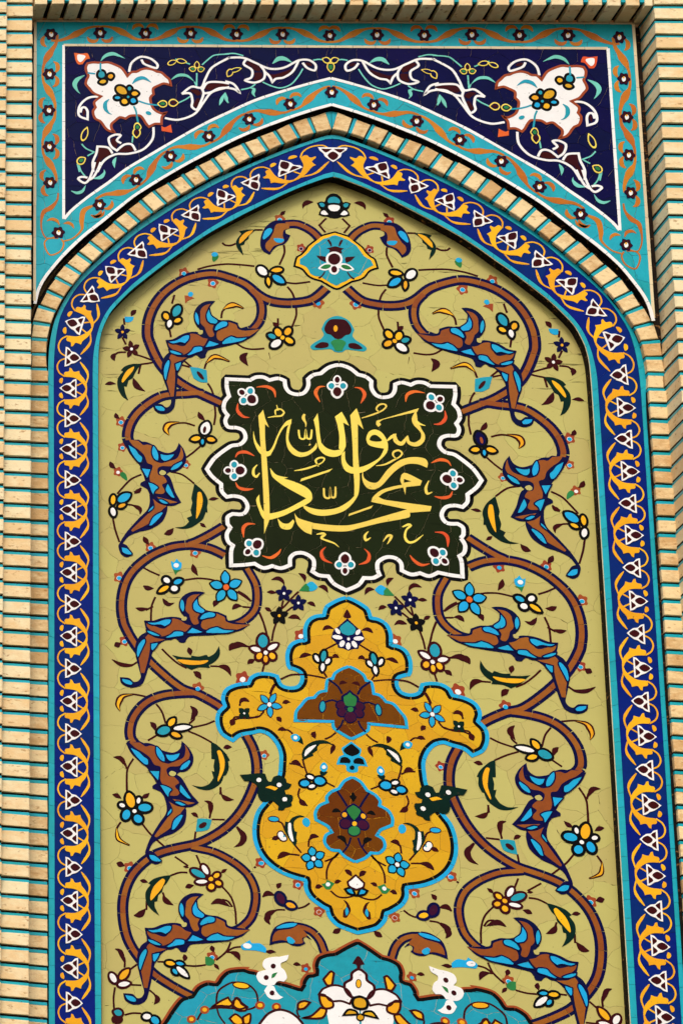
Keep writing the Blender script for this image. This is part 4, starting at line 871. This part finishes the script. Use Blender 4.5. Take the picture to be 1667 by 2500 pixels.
CL2 = [('D', 3.0, '915,-107! 950,-60 966,0 946,52 900,88 850,92! 830,106! 855,128 872,170 892,230 932,300! 880,322 838,322! 834,362 800,432 720,482 640,502 572,532 532,580! 562,595 602,656! 560,674 520,652 503,600 514,570 560,500 640,410 700,350 716,300 714,240! 700,210 686,200 652,182! 655,165 685,150! 670,100 650,50 600,-10 566,-60 548,-125! 640,-130! 664,-116! 700,-112 742,-90 772,-60 840,-38 892,-60'),
       ('R', 4.2, '570,-130! 640,-120! 670,-92 700,-95 735,-82 738,-40 752,10 790,32 830,22 900,0 926,-50 930,-80 946,-20 922,22 860,52 800,52 770,70 775,110 810,122 832,160 800,180 820,222 800,242 742,232 760,200 722,160 716,120 736,50 700,30 680,-20 640,-60 600,-90'),
       ('R', 4.2, '738,276! 780,308 832,325! 800,352 762,400 700,450 600,500! 590,490 650,430 720,360 746,312'), ('R', 4.3, '764,262! 852,284 905,300! 850,306 800,292'),
       ('C', 5.4, '570,-92! 620,-60 642,-30 662,-10 655,22 630,16 590,-40'), ('C', 5.4, '740,-82 762,-60 776,-20 770,12 745,0 730,-40'), ('C', 5.4, '790,-32! 830,-24 884,-32! 860,0 820,17 795,0'),
       ('C', 5.4, '858,72! 880,45 930,20! 938,32 910,65 870,80'), ('C', 5.4, '658,68! 722,75! 700,132 688,120'), ('C', 5.4, '704,165! 740,175 772,200 752,220 740,252! 725,222'), ('C', 5.4, '840,172! 856,200 888,268! 860,262 825,220 830,190'),
       ('C', 5.4, '775,285 800,280 842,306 810,310'), ('C', 5.4, '714,342! 742,318! 740,342 700,372'), ('C', 5.4, '712,455! 740,400 790,370 804,378 770,422 732,456'), ('O', 5.8, '780,96 800,80 828,96 812,114 790,112'), ('C', 5.4, '524,608! 560,615 592,652 560,656 530,640')]
def affine(src, dst):
    A = np.array([[x, y, 1] for x, y in src]); return np.linalg.lstsq(A, np.array(dst), rcond=None)[0]
def cluster(shapes, reg0, src, dst, side='both'):
    S0 = [nat(reg0, *p) for p in src]; D0 = [nat(*p) for p in dst]; M_ = affine(S0, D0)
    part('leaf_cluster')
    for mt, ly, s_ in shapes:
        P, c = parse(reg0, s_)
        if mt == 'C': cc_ = np.mean(np.array(P), 0); P = [tuple(cc_ + (np.array(p) - cc_) * 1.13) for p in P]
        P = [tuple(np.array([x, y, 1]) @ M_) for x, y in P]
        f({'D': 'outline', 'O': 'eye'}.get(mt, 'leaf'), mt, reg0, (P, c), ly, side=side, ol='D' if mt == 'C' else None, ow=1.5)
    part()
S1 = [(1085, 290), (683, 518), (540, 970), (1330, 560), (935, 684), (690, 1000)]
cluster(CL1, 'M', S1, [('M', *p) for p in S1])
cluster(CL1, 'M', S1, [('J', 1090, 910), ('J', 685, 1110), ('K', 495, 380), ('J', 1320, 1160), ('K', 940, 140), ('K', 680, 400)])
cluster(CL1, 'M', S1, [('G', 1165, 58), ('G', 820, 300), ('G', 738, 800), ('G', 1400, 290), ('G', 1080, 385), ('G', 878, 740)])
S2 = [(915, -107), (932, 300), (532, 580), (600, 655), (560, -100), (655, 175)]
cluster(CL2, 'J', S2, [('J', *p) for p in S2])
cluster(CL2, 'J', S2, [('K', 945, 812), ('L', 1042, 158), ('L', 705, 460), ('L', 812, 600), ('K', 570, 850), ('L', 735, 75)])
# ================================================================== MEDALLIONS AND INSCRIPTION
# --- inscription panel
thing('inscription_panel', 'dark green lobed panel with white rim and straw coloured Arabic calligraphy', 'inscription', 0.0)
RI = Cx.roots[0]
V = symhalf('H', '902,88! 845,106 792,146! 740,157 704,185! 706,232 680,276 635,290 580,276 552,240 545,196! 500,180 440,192! 400,172 350,172 310,192! 150,185! 150,240 166,302! 136,340 130,392 156,432! 140,470 160,512 220,518 264,540 277,590 242,630 180,642 108,690! 60,732 14,800! 50,850 112,902! 116,952 150,990! 200,984 262,1002 292,1058 262,1106 190,1106! 156,1128 156,1176! 175,1200! 150,1246 160,1296 192,1322! 180,1360 180,1458! 250,1456 340,1446! 400,1476 460,1462! 520,1477 582,1456! 584,1406 620,1376 680,1376 738,1414 745,1466 734,1500! 780,1526 842,1532! 882,1584 965,1628!'); CV = symP(V)
plate('grout_bed', CV, 'J', 1.2 * STEP, .004, RI)
cells(offs(CV, .004), .105, 'k', 2.0 * STEP, RI, .00032, 'tile', 5, .4, thick=.003)
symring(CV, 'K', 10, -8.5, 1.9, 'black_strip'); symring(CV, 'W', 9.5, 0, 3.2, 'white_strip')
def clover(reg, x, y, ang, R_=42, side='both', t1=None, t2=None):
    part('clover')
    for da, rr, rx, ry, mt in ((0, .95, .78, .62, 'M'), (90, .95, .5, .42, 't'), (-90, .95, .5, .42, 't'), (180, 1.0, .5, .36, 'M')):
        a = math.radians(ang + da); ell('W', reg, x + R_ * rr * math.cos(a), y + R_ * rr * math.sin(a), R_ * rx * 1.28 + 4, R_ * ry * 1.5 + 6, math.degrees(a), 'petal', 4, pt=.15, side=side)
        ell(mt, reg, x + R_ * rr * math.cos(a), y + R_ * rr * math.sin(a), R_ * rx * .95, R_ * ry * 1.1, math.degrees(a), 'centre', 5.4, pt=.15, side=side)
    part()
Cx.mir = True
clover('H', 287, 300, 35); clover('H', 200, 810, 0); clover('I', 326, 584, -38)
clover('H', 903, 232, 90, side='left'); clover('I', 956, 698, -90, side='left')
part('tendril')
for r_, s_ in (('H', '352,240 420,236 470,262 482,310'), ('H', '226,350 224,400 260,440 305,448'), ('H', '208,720 230,690 280,684 338,710'), ('H', '210,890 230,925 280,940 332,934'), ('I', '345,420 290,420 262,450 265,512'), ('I', '392,636 450,650 500,620 520,590'), ('H', '822,236 780,240 756,280 786,342'), ('I', '826,576 796,610 810,660 870,688')):
    s('tendril', 'x', r_, [4, 16, 24, 18, 4], s_, 3.4)
part()
Cx.mir = False; part('calligraphy')
CAL_F = [('H', '365,436! 398,394! 412,455! 438,516! 410,492! 412,600 425,760 440,1000 443,1140! I405,488! H405,1140! 400,1000 388,760 378,600'),
 ('H', '332,540! 350,610 385,655 430,680 460,650 490,580 520,520 555,475 592,458! 590,492! 545,512 505,575 480,645 448,706! 420,714 375,692 342,634 330,580'),
 ('H', '590,476! 577,540 572,600 600,650 650,685 700,680 740,652 762,618! 765,655 730,690 690,712 640,716 590,690 560,640 555,570 566,510'),
 ('H', '742,464! 770,418! 778,480 785,560 795,622! 830,655 880,672 930,665 952,655! 932,700 880,717 820,702 780,660 765,600 755,520'),
 ('H', '888,442! 934,408! 962,458 984,504! 944,482! 956,560 962,640 945,682! 914,660! 918,580 905,500'),
 ('H', '992,432! 1035,384! 1055,440 1082,528! 1044,492! 1046,700 1056,830 1054,930 1042,985 1000,1045 950,1086 880,1110 800,1120 730,1106 680,1072 666,1042! 720,1064 800,1078 900,1066 980,1022 1020,984! 1020,900 1012,780 1008,640 1000,520'),
 ('H', '1102,590 1120,545 1160,530 1202,546 1236,590 1250,640 1240,690 1180,752 1100,812 1020,832 960,812 935,760 934,700 956,676! 960,740 990,780 1040,790 1110,770 1190,722 1224,660! 1170,652 1118,634'),
 ('H', '1172,470! 1460,384! 1450,408! 1215,462 1190,482! 1202,495 1184,512! 1168,492'),
 ('H', '445,792! 490,840 568,858! 540,866! 620,890 700,930 730,970 724,1020 640,1068 540,1118 440,1147 400,1140 370,1080 350,1010 372,974! 376,1030 400,1088 440,1104 540,1080 640,1030 692,1000! 600,950 520,902 460,850'),
 ('H', '1080,808! 1086,858 1130,890 1180,888 1250,800 1330,740 1420,718 1500,728 1522,760 1516,792! 1450,766 1370,770 1290,822 1210,910 1160,938 1110,930 1080,890 1072,840'),
 ('H', '1340,842! 1360,826 1400,838 1482,880! 1470,912! 1330,930 1230,958 1185,990! 1230,1010 1548,1054! 1538,1088! 1480,1092 1400,1098! 1395,1130 I1200,412 I1062,446 I960,470 I830,466 I735,452! I735,412! I830,424 I960,430 I1060,412 I1200,372 I1380,320! H1135,1024! 1148,990 1200,946 1280,920 1345,908! 1334,880'),
 ('I', '612,346! 640,380 735,410! 728,492! 680,472 630,420'), ('I', '496,380! 530,412 570,416 602,388! 612,404! 590,450 550,458 514,440'), ('I', '984,350! 1148,292! 1134,312! 980,366!'),
 ('H', '658,866! 872,796! 850,818! 650,886!'), ('H', '1345,900! 1374,902! 1368,975!')]
for r_, s_ in CAL_F: f('letter', 'y', r_, s_, 3.6)
for r_, s_ in (('H', '1124,600 1142,570 1172,570 1208,604 1168,612'), ('H', '1358,868! 1408,884! 1358,892!')): f('counter', 'k', r_, s_, 4.8)
for r_, s_, w_ in (('H', '1245,606 1284,572 1306,560', [10, 22, 8]), ('H', '1292,560 1306,610 1344,626 1376,586 1386,572', [18, 28, 30, 20, 8]), ('H', '1384,580 1392,618 1440,632 1482,604 1488,562 1462,520 1432,470 1440,404', [10, 26, 34, 26, 16, 34, 36, 6]), ('H', '1440,474 1468,492 1506,504', [22, 14, 4]),
                 ('H', '1070,452 1140,430 1208,402 1238,372 1222,356 1188,362 1170,390 1190,410', [5, 10, 12, 10, 10, 12, 12, 8]), ('H', '430,448 480,440 522,436 540,412 514,390 482,400 484,430', [5, 9, 12, 12, 10, 12, 8]), ('H', '500,400 490,362', [8, 5]), ('H', '680,424 672,450 690,490 688,512', [14, 22, 12, 4]),
                 ('H', '640,532 650,588 682,590 688,532 698,588 722,590 730,530', [12, 12, 14, 10, 12, 14, 10]), ('H', '718,628 712,640', [10, 5]), ('H', '610,812 680,800 750,778 800,756 816,728 786,722 756,742 776,782', [5, 12, 14, 10, 8, 12, 14, 7]),
                 ('H', '358,770 334,800 332,836 352,852 374,826', [6, 14, 18, 16, 5]), ('H', '812,930 818,990 852,994 856,928 862,988 888,990 892,920', [12, 14, 14, 10, 14, 14, 10]), ('H', '1168,778 1230,768 1290,738 1330,716 1346,692 1322,672 1288,684 1286,710 1310,730', [4, 10, 14, 12, 10, 12, 14, 12, 6]),
                 ('I', '762,490 800,484 818,490 796,516 836,534 884,552 916,578', [6, 16, 18, 12, 14, 10, 3]), ('I', '1116,470 1092,500 1100,530 1132,512', [5, 16, 18, 4]), ('I', '1216,540 1248,500 1272,502 1262,530 1244,558', [4, 12, 20, 14, 4]), ('I', '1348,440 1386,424 1404,430 1374,462 1366,510 1390,544 1432,538 1490,494', [8, 18, 12, 14, 18, 16, 12, 3]),
                 ('H', '1528,880 1508,930 1518,968 1552,956', [6, 16, 20, 4])):
    s('letter', 'y', r_, w_, s_, 3.6)
part(); Cx.mir = True
# --- small medallion near the top
thing('lobed_medallion', 'small turquoise lobed medallion with yellow and dark rims near the top of the arch', 'medallion', 0.0)
V = symP(symhalf('F', '744,462! 700,474 650,490 610,520! 560,560 540,590 510,620! 480,640 464,704! 520,725 560,770 600,792 650,806! 690,830 746,862!'))
plate('rim', V, 'K', 2 * STEP, STEP * 2.4, Cx.roots[0]); plate('rim', offs(V, .009), 'Y', 3 * STEP, STEP * 2, Cx.roots[0])
cells(offs(V, .022), .12, 't', 4 * STEP, Cx.roots[0], .0006, 'tile', 8, thick=.002)
part('blossom')
sym('petal', 'M', 'F', '742,566! 724,572 690,580! 712,592 708,612 742,612!', 4.6); f('leaf', 'M', 'F', '620,630! 680,636 690,650 684,676! 650,660', 4.6)
ell('W', 'F', 742, 654, 58, 52, 0, 'petal', 5.2, pt=0, side='left'); ell('W', 'F', 742, 722, 36, 38, 0, 'petal', 5.0, pt=0, side='left'); ell('W', 'F', 688, 706, 52, 25, 168, 'petal', 4.8, pt=.5)
ell('M', 'F', 742, 654, 42, 38, 0, 'centre', 6.6, pt=0, side='left'); ell('M', 'F', 742, 724, 20, 22, 0, 'centre', 6.6, pt=0, side='left'); ell('e', 'F', 686, 706, 34, 14, 168, 'centre', 6.4, pt=.5); part()
part('stem'); s('stem', 'M', 'F', [6, 16, 12], '724,566 716,545 700,520', 4.6); s('stem', 'M', 'F', [8, 12], '680,738 660,768 636,784', 4.6); part()
# --- golden medallion
thing('golden_medallion', 'large golden lobed medallion rimmed in black and sky blue below the inscription', 'medallion', 0.0)
RG = Cx.roots[0]
V = symhalf('N', '805,52! 755,66 700,92 660,122 645,177! 590,182 540,212 517,270 520,348! 468,352 420,380 396,440 400,510 412,534! 450,545 490,570 496,620 468,662 410,672 352,650 326,592! 270,577 200,577 150,602 131,641! K1310,427 1240,460 1216,520 1232,572! 1186,620 1180,690 1212,762 1284,806! 1335,768 1420,752 N210,966 N270,988 N322,1045 N352,1120 O352,190 O345,255 O300,380 O240,452 O196,512 O173,600 O176,700 O216,800 O292,882 O400,942 O522,978! 524,1040 560,1100 640,1160 Q668,388! 684,440 740,500 870,552!')
GV = symP(V)
plate('grout_bed', GV, 'j', 1.2 * STEP, .004, RG); cells(offs(GV, .008), .11, 'g', 2.2 * STEP, RG, .0005, 'tile', 21, .4, thick=.003)
symring(GV, 'C', 9, 0, 2.8, 'sky_blue_strip', 55); symring(GV, 'K', 7.5, 8.3, 3.0, 'black_strip', 60)
def stems2(L_):
    part('stems')
    for r_, s_ in L_: s('stem', 'M', r_, 12, s_, 3)
    part()
stems2((('N', '735,366 690,390 655,408'), ('N', '640,560 665,600'), ('N', '350,612 420,582 500,580 580,590 656,606'), ('N', '320,640 290,690 280,725'), ('N', '236,830 200,868 140,874 40,870 20,900'), ('N', '726,976 690,1005 650,1022'), ('N', '352,962 400,960 432,985'),
        ('O', '500,150 512,200 530,250'), ('O', '410,180 470,190 505,210'), ('O', '660,310 720,340'), ('O', '480,350 470,400 500,450'), ('O', '320,570 360,590 385,650'), ('O', '440,730 490,790'), ('O', '330,820 400,800 480,808'), ('O', '540,750 545,700 570,680'), ('O', '650,850 720,820 745,790 690,850 665,910 664,970'),
        ('O', '690,1050 740,1090 800,1096 862,1080'), ('N', '655,470 700,460'), ('O', '626,262 628,230'), ('K', '1280,700 1290,670 1330,655 1400,655 1460,640'), ('K', '1330,570 1340,540 1380,530'), ('K', '1535,490 1550,450 1568,420')))
part('leaves')
for r_, s_, w_ in (('N', '636,278 670,256 716,270', 30), ('N', '478,466 520,444 566,448', 32), ('N', '748,466 722,452 700,470', 30), ('N', '362,776 390,766 416,770', 32), ('N', '320,872 335,880 354,906', 36), ('N', '135,766 100,750 66,770', 30), ('N', '330,962 360,950 392,962', 26), ('N', '586,970 574,990 588,1020', 36), ('O', '422,172 455,168 490,190', 30), ('O', '480,420 500,450 536,470', 40), ('O', '610,682 570,676 545,706', 34), ('O', '328,832 370,800 430,800', 40), ('O', '290,700 320,688 350,690', 34), ('O', '588,1032 615,1018 636,1024', 34), ('O', '718,998 745,984 764,986', 30), ('O', '786,908 810,920 838,952', 36), ('K', '1268,704 1280,690 1296,660', 34), ('K', '1330,556 1350,528 1396,534', 28), ('N', '12,930 20,900 40,880', 34), ('O', '700,44 712,60 690,118', 30)):
    leaf('M', r_, w_, s_, 3.2)
part()
part('lotus'); sym('outline', 'D', 'N', '805,196! 742,252 712,276 694,330! 736,372 742,396 776,402 812,418!', 3.6); sym('petal', 't', 'N', '806,216! 754,258 768,298 808,314!', 4.8)
ell('W', 'N', 738, 284, 24, 13, -130, 'petal', 5); ell('W', 'N', 736, 326, 36, 14, 190, 'petal', 5); ell('W', 'N', 768, 370, 24, 17, 120, 'petal', 5, pt=0); ell('W', 'N', 810, 386, 24, 16, 90, 'petal', 5.2, pt=0, side='left'); ell('W', 'N', 812, 338, 10, 10, 0, 'centre', 5.2, pt=0, side='left')
sym('leaf', 'M', 'N', '800,134! 786,160 778,184 790,196!', 3.6); part()
flower('N', 'K', [('W', 596, 470, 28, 14, 60), ('t', 642, 454, 40, 20, 100), ('W', 670, 490, 24, 16, 130), ('W', 636, 530, 30, 16, 95)], ow=9)
star('N', 272, 786, 88, 'C', 'M', 'W', 5, ow=8, rot=-60); star('N', 101, 846, 42, 'G', 'G', 'W', 4, ow=5, rx=.45, ry=.35, rot=-45)
flower('O', 'K', [('C', 514, 316, 34, 24, 180, .1), ('W', 552, 274, 26, 14, 20, .1), ('W', 562, 336, 24, 14, -10, .1), ('C', 616, 300, 40, 30, 10, .2)], ow=8)
star('O', 573, 831, 88, 'C', 'K', 'W', 5, ow=10, rx=.3, ry=.26, rot=-100)
for r_, x_, y_, a_ in (('N', 450, 1012, 200), ('O', 644, 206, -90), ('O', 524, 582, 70)):
    part('bud'); ell('C', r_, x_, y_, 32, 26, a_, 'petal', 3.4, pt=.3); ell('W', r_, x_, y_, 14, 13, 0, 'centre', 4.8, pt=0) if y_ != 582 else None; part()
part('bud'); f('leaf', 'G', 'N', '480,1000 496,1020 506,1060! 470,1040 462,1020', 3.2); f('leaf', 'G', 'O', '614,236! 640,230 672,238! 650,262 626,262', 3.2); part()
for r_, a_, b_ in (('O', '502,160! 494,110 520,60 575,28 640,20 690,40 712,66! 680,46 620,46! 600,66! 600,90! 570,110! 572,128! 540,140!', '512,132 520,90 552,66 592,54 560,90 540,110'), ('O', '450,750! 410,700 378,640 382,576! 405,582! 430,550 480,534 520,546! 470,552 440,582 444,640! 462,650! 456,690! 462,712!', '402,590 418,588 424,640 438,712 426,712 402,660')):
    part('serrated_leaf'); f('leaf', 'G', r_, a_, 3.4); f('stripe', 'W', r_, b_, 4.8); part()
flower('O', 'M', [('W', 350, 668, 24, 22, -100, 0), ('W', 366, 690, 26, 20, 20, 0), ('t', 370, 676, 11, 9, 0, 0)], ow=1); part('bud'); ell('C', 'O', 302, 560, 34, 15, 5, 'petal', 3.6, ol='M', ow=7); part()
part('bud'); f('petal', 'e', 'O', '628,1004! 655,996 666,974! 690,986 718,1000! 702,1020 690,1040! 660,1040', 3.4); ell('W', 'O', 672, 1007, 15, 14, 0, 'centre', 4.8, pt=0); part()
part('lotus'); sym('petal', 'W', 'O', '860,944! 830,970 806,990! 816,1020 862,1042!', 5, 'M', 2.2); f('petal', 'C', 'O', '788,1040! 830,1030 850,1060 858,1082! 810,1068', 4.8, 'K', 2.6); part()
part('drop'); f('leaf', 'M', 'Q', '776,328! 806,345 828,400 800,450! 776,446 778,400! 800,370', 3.2); f('fill', 'C', 'Q', '800,378 814,410 798,436 790,410', 4.4); part()
# --- brown medallions inside it
thing('brown_medallion', 'brown cloud-shaped medallion with a plum and green flower, upper one inside the golden medallion', 'medallion', 0.0, group='brown medallions inside the golden one')
RT_ = Cx.roots[0]; BD = 3.4 * STEP
V = symP(symhalf('N', '818,524! 768,542 720,572 704,608! 668,620 658,692! 612,702 578,738! 528,748 488,792 455,835 449,896! 705,902! 712,945 762,982 828,1020!'))
plate('grout_bed', V, 'Y', BD, .002, RT_); cells(V, .115, 'r', BD + STEP, RT_, .0006, 'tile', 3, .3, thick=.002); symring(V, 'C', 7, 0, 4.9, 'sky_blue_strip', 60)
def brown_inner(reg, cx, cy, crown, pet, grn, lines):
    part('stems')
    for s_, w_ in lines: s('stem', 'D', reg, w_, s_, 5.0)
    part(); part('blossom')
    sym('outline', 'D', reg, crown[0], 5.6); sym('petal', 'e', reg, crown[1], 6.8)
    for p in pet: ell(p[0], reg, *p[1:6], name='petal', lay=6.4, ol='D', ow=9, pt=0)
    for p in grn: ell(p[0], reg, *p[1:6], name='centre', lay=7.6, ol='D', ow=6, pt=0, side='left')
    part()
brown_inner('N', 823, 760, ('820,686! 796,706 760,734 778,790 790,806 823,812!', '822,702! 806,718 778,738 790,790 823,800!'), [('P', 760, 790, 30, 26, 0), ('P', 768, 838, 30, 28, 0)], [('P', 824, 872, 40, 36, 0), ('e', 824, 820, 20, 18, 0)],
            [('676,614 740,664 768,712', 14), ('776,890 760,930 730,962', 12), ('738,770 700,756 650,770', 12)])
part('leaves'); ell('t', 'N', 634, 800, 36, 18, 95, 'leaf', 6, ol='D', ow=8); leaf('M', 'N', 26, '750,650 770,634 806,640', 5); leaf('M', 'N', 10, '818,658 818,690', 5, side='left'); part()
thing('brown_medallion', 'brown eight-lobed medallion with a green crowned flower, lower one inside the golden medallion', 'medallion', 0.0, group='brown medallions inside the golden one')
RU_ = Cx.roots[0]
V = symP(symhalf('O', '838,274! 785,300 746,352! 692,376 662,412 668,444! 612,470 585,520 590,566! 640,592 672,612 698,650! 658,672 650,722 690,768 748,776! 790,818 862,856!'))
plate('grout_bed', V, 'Y', BD, .002, RU_); cells(V, .12, 'r', BD + STEP, RU_, .0006, 'tile', 13, .3, thick=.002); symring(V, 'C', 7, 0, 4.9, 'sky_blue_strip', 60)
brown_inner('O', 850, 560, ('842,452! 806,474 786,498 770,514 800,560 850,580!', '844,466! 820,480 800,500 822,540 850,570!'), [('P', 790, 592, 36, 30, 0), ('Y', 784, 532, 17, 17, 0)], [('e', 850, 642, 40, 32, 0), ('Y', 852, 593, 16, 16, 0)],
            [('732,366 770,420 802,474', 14), ('828,686 810,740 772,790', 12), ('800,742 780,705 740,686', 12)])
part('leaves'); leaf('K', 'O', 30, '700,514 730,500 762,516', 5); leaf('K', 'O', 34, '734,680 770,690 796,730', 5.4); sym('leaf', 'K', 'O', '838,376! 828,400 818,404 846,446!', 5.4); part()
# --- little black trefoil between them
thing('trefoil', 'small black and sky blue trefoil between the two brown medallions', 'ornament', 0.0)
sym('outline', 'C', 'O', '830,30! 790,58 766,76 780,120! 748,136 730,188! 792,192 800,230 842,246!', 3.2)
sym('lobe', 'K', 'O', '830,46! 800,66 778,90 800,116 834,130!', 4.6); f('lobe', 'K', 'O', '752,176! 762,142 800,138 826,160 822,178!', 4.6); ell('K', 'O', 836, 209, 17, 15, 0, 'lobe', 4.6, pt=0, side='left')
# --- black green flowers at the waist of the golden medallion
thing('dark_flower', 'black-green jagged flower with white dots at the left waist of the golden medallion', 'ornament', 0.0, label2='black-green jagged flower with white dots at the right waist of the golden medallion', group='dark flowers at the waist of the golden medallion')
f('petal', 'G', 'O', '72,258! 130,254 190,248 242,250! 262,300 284,306! 300,272! 340,262 385,286! 390,312! 424,322! 408,350 376,362! 384,390! 426,396! 434,420 420,448! 424,470 380,484! 366,500 332,500! 334,470! 290,436 240,444 206,424 190,380! 194,340 150,306 100,298!', 6)
for x_, y_ in ((200, 294), (338, 328), (376, 426)): ell('W', 'O', x_, y_, 17, 15, 0, 'dot', 7.4, pt=0)
f('stripe', 'Y', 'O', '244,346! 280,334 330,350! 310,366 282,356', 7.4)
# --- turquoise medallion cut by the bottom of the picture
thing('turquoise_medallion', 'broad turquoise lobed medallion with brown rim and white lotus at the bottom of the field', 'medallion', 0.0)
RQ = Cx.roots[0]
V = symhalf('Q', '872,592! 800,625 710,676! 650,684 590,712 566,770 574,822! 520,830 484,880 482,918! 380,886 300,870! 190,810 130,797 M1400,787 1320,786 1240,800 1190,840 1162,884! 1100,878 1030,912 990,968! 920,990 860,1060 815,1130 780,1180! 700,1300 620,1500 600,1700! Q872,1700!')
TV = symP(V)
plate('rim', TV, 'q', 1.6 * STEP, .003, RQ); symring(TV, 'K', 8, 9.5, 4.9, 'black_strip', 60); plate('grout_bed', offs(TV, .021), 'J', 3.0 * STEP, .002, RQ)
cells(offs(TV, .0225), .13, 't', 3.8 * STEP, RQ, .0007, 'tile', 17, .35, thick=.002)
part('palmette')
sym('petal', 'M', 'Q', '872,712! 858,730 838,764! 866,774 868,800!', 5)
sym('petal', 'W', 'Q', '872,802! 834,830 830,870 786,900 792,950 830,992 886,1000!', 5.6, 'M', 3)
f('petal', 'W', 'Q', '840,1000! 800,940 720,912 640,936 610,974! 650,980 690,1020 760,1020 820,1040!', 5.2, 'M', 2.6)
f('petal', 'W', 'Q', '700,1020! 660,1070 670,1130 690,1230! 886,1260! 886,1020! 800,1010', 5.0)
ell('Y', 'Q', 880, 902, 26, 15, 90, 'centre', 7.2, ol='K', ow=6, side='left')
sym('petal', 'g', 'Q', '886,990! 850,1000 838,1030 850,1062 888,1076!', 7.4, 'K', 3); f('petal', 'g', 'Q', '776,1118! 810,1080 860,1090 876,1112!', 7.2, 'K', 2.6); ell('g', 'Q', 892, 1132, 20, 18, 0, 'centre', 7.8, ol='K', ow=9, pt=0, side='left')
f('petal', 'Y', 'Q', '640,872! 690,818 712,830! 704,880 700,910! 666,912', 5.6, 'M', 2.6); f('petal', 'Y', 'Q', '612,980! 660,990 700,1020 704,1060 650,1070 620,1030', 5.8, 'M', 2.6)
f('petal', 'Y', 'Q', '500,1136! 560,1120 620,1066! 660,1080 640,1130 590,1140', 5.6, 'M', 2.6); f('petal', 'Y', 'Q', '466,1076! 470,1036 510,1020 548,1030! 510,1070', 5.4, 'M', 2.6)
f('petal', 'W', 'Q', '205,1176! 260,1110 330,1080 400,1092 460,1130 500,1176! 500,1260! 205,1260!', 5.2, 'M', 3)
f('petal', 'Y', 'Q', '22,1060! 40,1000 70,1010 80,1040 120,1060! 110,1084 60,1086', 5.4, 'M', 2.4); f('petal', 'Y', 'Q', '0,1140! 40,1110 84,1140! 90,1176 40,1180', 5.4, 'M', 2.4); f('petal', 'Y', 'Q', '92,1130! 140,1108 136,1170 100,1176', 5.4, 'M', 2.4)
part(); part('vine'); 
for r_, s_, w_ in (('M', '1170,1040 1180,960 1230,915 1290,892 1380,905 1440,960 1450,1040 1400,1075 1300,1072 1180,1066 1080,1090 1040,1150', 13), ('M', '1175,1070 1190,1120 1230,1176', 12), ('Q', '460,1080 466,1110 480,1130', 12), ('Q', '820,1016 790,1012 760,1020 750,1050', [10, 16, 18, 6])):
    s('vine', 'M', r_, w_, s_, 4.8)
part(); part('leaves')
f('leaf', 'Y', 'M', '1140,1060! 1200,1020 1250,996! 1262,1016! 1280,1040 1260,1056 1200,1052', 5.4, 'M', 2.4); f('leaf', 'Y', 'M', '1285,1020! 1310,1000! 1340,1030 1380,1060! 1330,1076 1290,1056', 5.6, 'M', 2.4); ell('Y', 'M', 1340, 914, 52, 17, 8, 'leaf', 5.4, ol='M', ow=9)
part()
for r_, x_, y_ in (('M', 1090, 1080), ('M', 1470, 1050), ('M', 1000, 1145), ('Q', 320, 1060), ('Q', 206, 1050)):
    part('rosette'); ell('q', r_, x_, y_, 32, 28, 0, 'petal', 5, pt=0); ell('Y', r_, x_, y_, 16, 14, 0, 'centre', 6.2, pt=0); part()
thing('white_flower', 'white ragged flower with maroon dots on the left rim of the turquoise medallion', 'ornament', 0.0, label2='white ragged flower with maroon dots on the right rim of the turquoise medallion', group='white flowers on the rim of the turquoise medallion')
f('petal', 'W', 'Q', '404,704! 392,740 350,762 352,792! 376,812 392,860 372,888! 330,884 306,910! 240,912 200,888 182,850! 196,822 250,808! 226,776 240,736 290,720 340,718!', 5.4)
f('petal', 'W', 'Q', '262,910! 300,918 316,950! 340,980 366,994! 330,1010 270,1000 236,950!', 5.4)
for x_, y_, r_ in ((298, 782, 17), (250, 860, 17), (290, 965, 17)): ell('M', 'Q', x_, y_, r_, r_, 0, 'dot', 6.8, pt=0)
f('fill', 'e', 'Q', '286,866! 292,836 328,824! 306,856', 6.8)
# ------------------------------------------------------------------ final housekeeping
for o in list(S.objects):
    if o.type == 'EMPTY' and not o.children: bpy.data.objects.remove(o)
